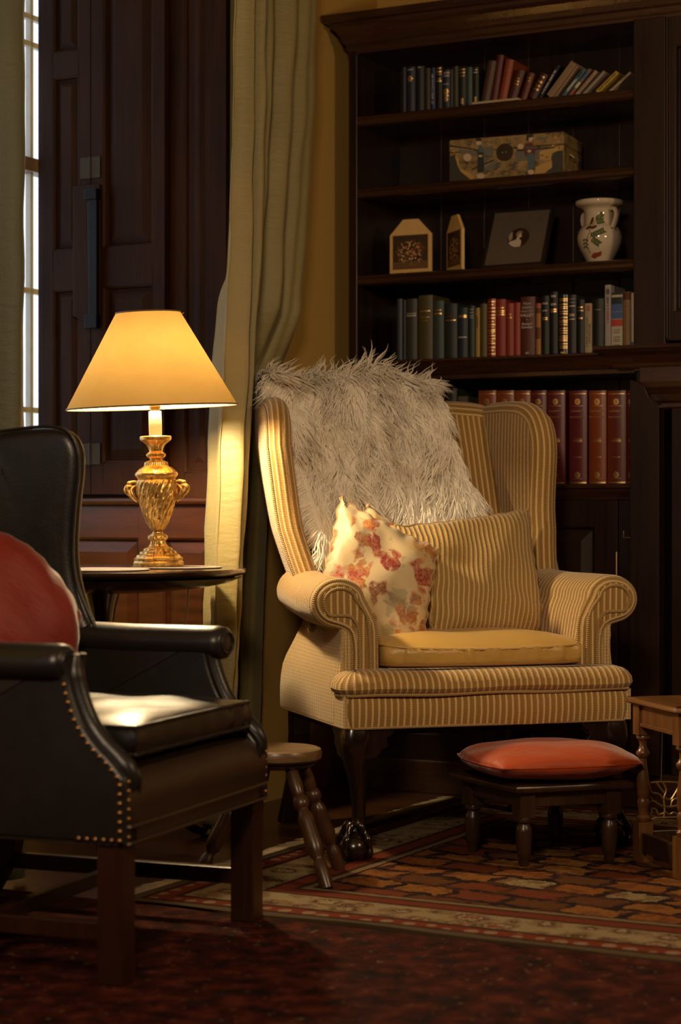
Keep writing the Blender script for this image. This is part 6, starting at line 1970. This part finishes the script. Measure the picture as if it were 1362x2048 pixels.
r, body, pos, edge = pillow('red_cushion', 'round-shouldered red velvet cushion propped in the dark leather chair', 'cushion',
    tuple(Lc(0.275, 0.445, 0.617)), (Matrix.Rotation(LT + R(-30), 3, 'Z') @ Matrix.Rotation(R(-14), 3, 'X') @ Matrix.Rotation(R(38), 3, 'Y')), 0.40, 0.40, 0.15, M['redsilk'], pinch=0.0, wr=0.006, seed=5, rnd=0.85)

# ================================================================== round three-legged stool
def turned(mb, p0, p1, prof, seg=18):
    """prof: (fraction 0..1 from p0 to p1, radius)"""
    p0 = Vector(p0); p1 = Vector(p1); d = p1 - p0; L = d.length
    q = d.to_track_quat('Z', 'Y').to_matrix().to_4x4()
    mb.lathe([(rr, f * L) for f, rr in prof], seg, M=Matrix.Translation(p0) @ q)
def stool():
    cx, cy = -0.150, 4.655
    r = thing('round_stool', 'small round wooden stool with splayed turned legs between the two armchairs', 'stool', (cx, cy, 0))
    mb = MB(); mb.lathe([(0.0001, 0.266), (0.078, 0.266), (0.098, 0.270), (0.106, 0.276), (0.107, 0.290), (0.104, 0.297), (0.097, 0.300), (0.088, 0.2985), (0.0001, 0.297)], 56)
    mb.build('stool_top', M['stooltop'], r)
    mb = MB(); mb.lathe([(0.0001, 0.254), (0.070, 0.254), (0.086, 0.258), (0.096, 0.266), (0.0001, 0.2665)], 48); mb.build('under_rim', M['stoolwood'], r)
    feet = [(-0.029, 4.462), (-0.002, 4.700), (-0.235, 4.835), (-0.330, 4.560)]
    prof = [(0, 0.0001), (0.0, 0.0135), (0.05, 0.0155), (0.14, 0.0165), (0.20, 0.0150), (0.225, 0.0115), (0.245, 0.0115), (0.27, 0.0165), (0.34, 0.0205), (0.42, 0.0195), (0.50, 0.0185), (0.56, 0.0195), (0.60, 0.0165), (0.62, 0.0130), (0.64, 0.0130), (0.665, 0.0185), (0.70, 0.0195), (0.735, 0.0165), (0.75, 0.0125), (0.77, 0.0150), (0.84, 0.0165), (0.93, 0.0150), (1.0, 0.0125), (1.0, 0.0001)]
    for fx_, fy_ in feet:
        d = Vector((fx_ - cx, fy_ - cy, 0)); u = d.normalized()
        mb = MB(); turned(mb, (d.x, d.y, 0.0052), (u.x * 0.062, u.y * 0.062, 0.262), prof)
        mb.build('leg', M['stoolwood'], r)
stool()

# ================================================================== footstool and orange cushion
def footstool():
    o = Vector((0.4375, 4.752, 0)); ex = Vector((0.2125, 0.066, 0)); ey = Vector((-0.108, 0.205, 0))
    r = thing('footstool', 'low dark wooden footstool with turned legs carrying the orange cushion', 'footstool', tuple(o))
    ux, uy = ex.normalized(), ey.normalized()
    fn = lambda a, b, z: tuple(ex * a + ey * b + Vector((0, 0, z)))
    prof = [(0, 0.0001), (0.0, 0.011), (0.06, 0.0135), (0.12, 0.0125), (0.16, 0.0150), (0.30, 0.0175), (0.50, 0.0195), (0.68, 0.0200), (0.78, 0.0185), (0.82, 0.0145), (0.86, 0.0145), (0.89, 0.0195), (0.95, 0.0200), (1.0, 0.0175), (1.0, 0.0001)]
    for a, b in ((0, 0), (1, 0), (1, 1), (0, 1)):
        p = ex * a + ey * b
        mb = MB(); turned(mb, (p.x, p.y, 0.0055), (p.x, p.y, 0.125), prof)
        h = 0.019
        P = [[tuple(p + ux * (s * h) + uy * (t * h) + Vector((0, 0, z))) for s, t in ((-1, -1), (1, -1), (1, 1), (-1, 1))] for z in (0.122, 0.182)]
        mb.grid(P, cv=True, cap=True)
        mb.build('leg', M['footstool'], r, angle=40)
    for (a0, b0, a1, b1) in ((0, 0, 1, 0), (1, 0, 1, 1), (1, 1, 0, 1), (0, 1, 0, 0)):
        p, q = ex * a0 + ey * b0, ex * a1 + ey * b1
        d = (q - p).normalized(); n = Vector((-d.y, d.x, 0))
        mb = MB(); P = []
        for z in (0.146, 0.182):
            P.append([tuple(p + d * 0.015 + n * s + Vector((0, 0, z))) if e == 0 else tuple(q - d * 0.015 + n * s + Vector((0, 0, z))) for s, e in ((-0.010, 0), (-0.010, 1), (0.008, 1), (0.008, 0))])
        mb.grid(P, cv=True, cap=True); mb.build('apron', M['footstool'], r, smooth=False, bevel=0.002)
    # top board with worn, moulded edge
    ov = 0.17
    c4 = [(-ov, -ov * 0.85), (1 + ov, -ov * 0.85), (1 + ov, 1 + ov), (-ov, 1 + ov)]
    loop = []
    for i in range(4):
        a, b = c4[i], c4[(i + 1) % 4]
        for k in range(10):
            f = k / 10
            notch = 0.012 * math.sin(PI * f) ** 2
            loop.append((a[0] + (b[0] - a[0]) * f, a[1] + (b[1] - a[1]) * f, notch))
    P = []
    for sc, z in ((0.94, 0.182), (1.0, 0.184), (1.02, 0.190), (1.01, 0.197), (0.98, 0.202), (0.93, 0.204)):
        row = []
        for a, b, nt in loop:
            s = sc - nt
            row.append(fn(0.5 + (a - 0.5) * s, 0.5 + (b - 0.5) * s, z))
        P.append(row)
    mb = MB(); mb.grid(P, cv=True, cap=True); mb.build('stool_top', M['footstool'], r, angle=50)
footstool()
r, body, pos, edge = pillow('orange_cushion', 'plump orange velvet cushion lying on the low footstool', 'cushion',
    (0.508, 4.868, 0.2475), (Matrix.Rotation(R(17), 3, 'Z') @ Matrix.Rotation(R(-90), 3, 'X') @ Matrix.Rotation(R(0), 3, 'Y')), 0.40, 0.345, 0.088, M['orange'], pinch=-0.01, wr=0.003, seed=8, rnd=0.42)
mb = MB(); mb.tube([tuple((Vector(pos(a, b, 1)) + Vector(pos(a, b, -1))) / 2) for a, b in edge], 0.0022, 6, closed=True); mb.build('seam_piping', M['orange'], r)

# ================================================================== small turned-leg table at the right edge
def small_table():
    o = Vector((0.790, 4.590, 0)); an = math.atan2(-(-0.057), 0.224)
    an = R(14.2)
    r = thing('occasional_table', 'small honey-brown wooden table with baluster-turned legs at the right edge', 'table', tuple(o), an)
    LY_, LX_ = 0.236, 0.34
    h = 0.0185
    prof = [(0.0001, 0.100), (0.012, 0.101), (0.016, 0.106), (0.017, 0.112), (0.012, 0.118), (0.0125, 0.135), (0.0145, 0.142), (0.0150, 0.152), (0.0115, 0.158), (0.0140, 0.166), (0.0150, 0.172), (0.0140, 0.180), (0.0150, 0.186), (0.0155, 0.194), (0.0150, 0.205), (0.0125, 0.222), (0.0098, 0.240), (0.0088, 0.254), (0.0125, 0.257), (0.0135, 0.260), (0.0165, 0.264), (0.0165, 0.270), (0.0125, 0.275), (0.0088, 0.283), (0.0088, 0.293), (0.0115, 0.299), (0.0165, 0.303), (0.0165, 0.309), (0.0125, 0.314), (0.0001, 0.3145)]
    for x, y in ((0, 0), (LX_, 0), (LX_, LY_), (0, LY_)):
        mb = MB(); mb.lathe(prof, 24, cx=x, cy=y)
        mb.box(x - h, x + h, y - h, y + h, 0.312, 0.387); mb.box(x - h, x + h, y - h, y + h, 0.0055, 0.101)
        mb.build('leg', M['oak'], r, angle=40)
    for (x0, x1, y0, y1) in ((0 + h, LX_ - h, -0.012, 0.004), (0 + h, LX_ - h, LY_ - 0.004, LY_ + 0.012), (-0.012, 0.004, h, LY_ - h), (LX_ - 0.004, LX_ + 0.012, h, LY_ - h)):
        mb = MB(); mb.box(x0, x1, y0, y1, 0.335, 0.387)
        e = 0.004
        mb.box(x0 + (0 if x1 - x0 > .1 else -e), x1 - (0 if x1 - x0 > .1 else -e), y0 - (e if x1 - x0 > .1 else 0), y1 + (e if x1 - x0 > .1 else 0), 0.333, 0.342)
        mb.build('apron', M['oak'], r, smooth=False, bevel=0.0015)
        MB().box(x0, x1, y0 + 0.002, y1 - 0.002, 0.030, 0.078).build('stretcher', M['footstool'], r, smooth=False, bevel=0.002)
    ov = 0.034
    pl = dense(rounded_rect(-ov, LX_ + ov, -ov, LY_ + ov, 0.004, 2), 0.05)
    mb = MB(); stacked(mb, lambda x, y, z: (x, y, z), [(0.010, 0.387), (0.003, 0.388), (0.0, 0.391), (0.0, 0.396), (0.003, 0.400), (0.008, 0.402), (0.02, 0.402)], pl)
    mb.build('table_top', M['oak_h'], r, angle=40)
    return o, an
TO, TA = small_table()

# pierced brass ornament on a thin steel rod, hanging below the small table
def brass_ornament():
    c = Vector((1322 - 681, 0, 0)) 
    Y = 4.90
    cx = (1326 - 681) / 3982.0 * Y; zt, zb = 0.184, 0.088
    r = thing('pierced_brass_plate', 'pierced leaf-pattern brass plate on a thin steel rod behind the small table leg', 'brass ornament', (cx, Y, 0), R(10))
    w = 0.060; h = zt - zb; zc = (zt + zb) / 2
    ol = [(-0.036, h / 2), (0.045, h / 2 - 0.002), (0.062, 0.026), (0.058, -0.006), (0.048, -0.034), (0.010, -h / 2 + 0.010), (-0.020, -0.038), (-0.040, -0.044), (-0.052, -0.030), (-0.050, -0.012), (-0.044, -0.004), (-0.052, 0.008), (-0.050, 0.024)]
    mb = MB(); mb.tube([(a, 0, zc + b) for a, b in catmull(ol, 5, closed=True)], 0.0026, 8, closed=True)
    stem = [(0.002, -0.040), (0.004, -0.015), (0.002, 0.010), (0.008, 0.030), (0.000, h / 2)]
    lines = [stem, [(0.004, -0.012), (-0.012, -0.004), (-0.026, 0.004), (-0.044, -0.004)], [(0.003, 0.004), (-0.010, 0.020), (-0.030, 0.026), (-0.036, h / 2)], [(0.004, -0.010), (0.020, -0.012), (0.040, -0.008), (0.058, -0.006)],
             [(0.003, 0.012), (0.018, 0.006), (0.030, 0.020), (0.045, h / 2 - 0.002)], [(0.004, -0.022), (0.016, -0.030), (0.028, -0.026), (0.048, -0.034)], [(0.003, -0.026), (-0.012, -0.030), (-0.018, -0.018), (-0.030, -0.014), (-0.050, -0.012)],
             [(-0.026, 0.004), (-0.034, 0.014), (-0.050, 0.024)], [(-0.030, -0.014), (-0.030, -0.028), (-0.040, -0.044)], [(0.004, 0.022), (-0.006, 0.034), (-0.016, h / 2)], [(0.020, -0.012), (0.024, 0.004), (0.038, 0.010), (0.062, 0.026)]]
    for l in lines:
        p = catmull(l, 5)
        mb.tube([(a, 0, zc + b) for a, b in p], 0.0026, 6, sx=1.0)
    mb.build('pierced_plate', M['brass'], r)
    mb = MB(); mb.tube([(-0.005, 0.0, zt), (-0.003, 0.0, 0.28), (-0.001, 0.0, 0.386)], 0.0016, 6); mb.build('hanging_rod', M['steel'], r)
brass_ornament()
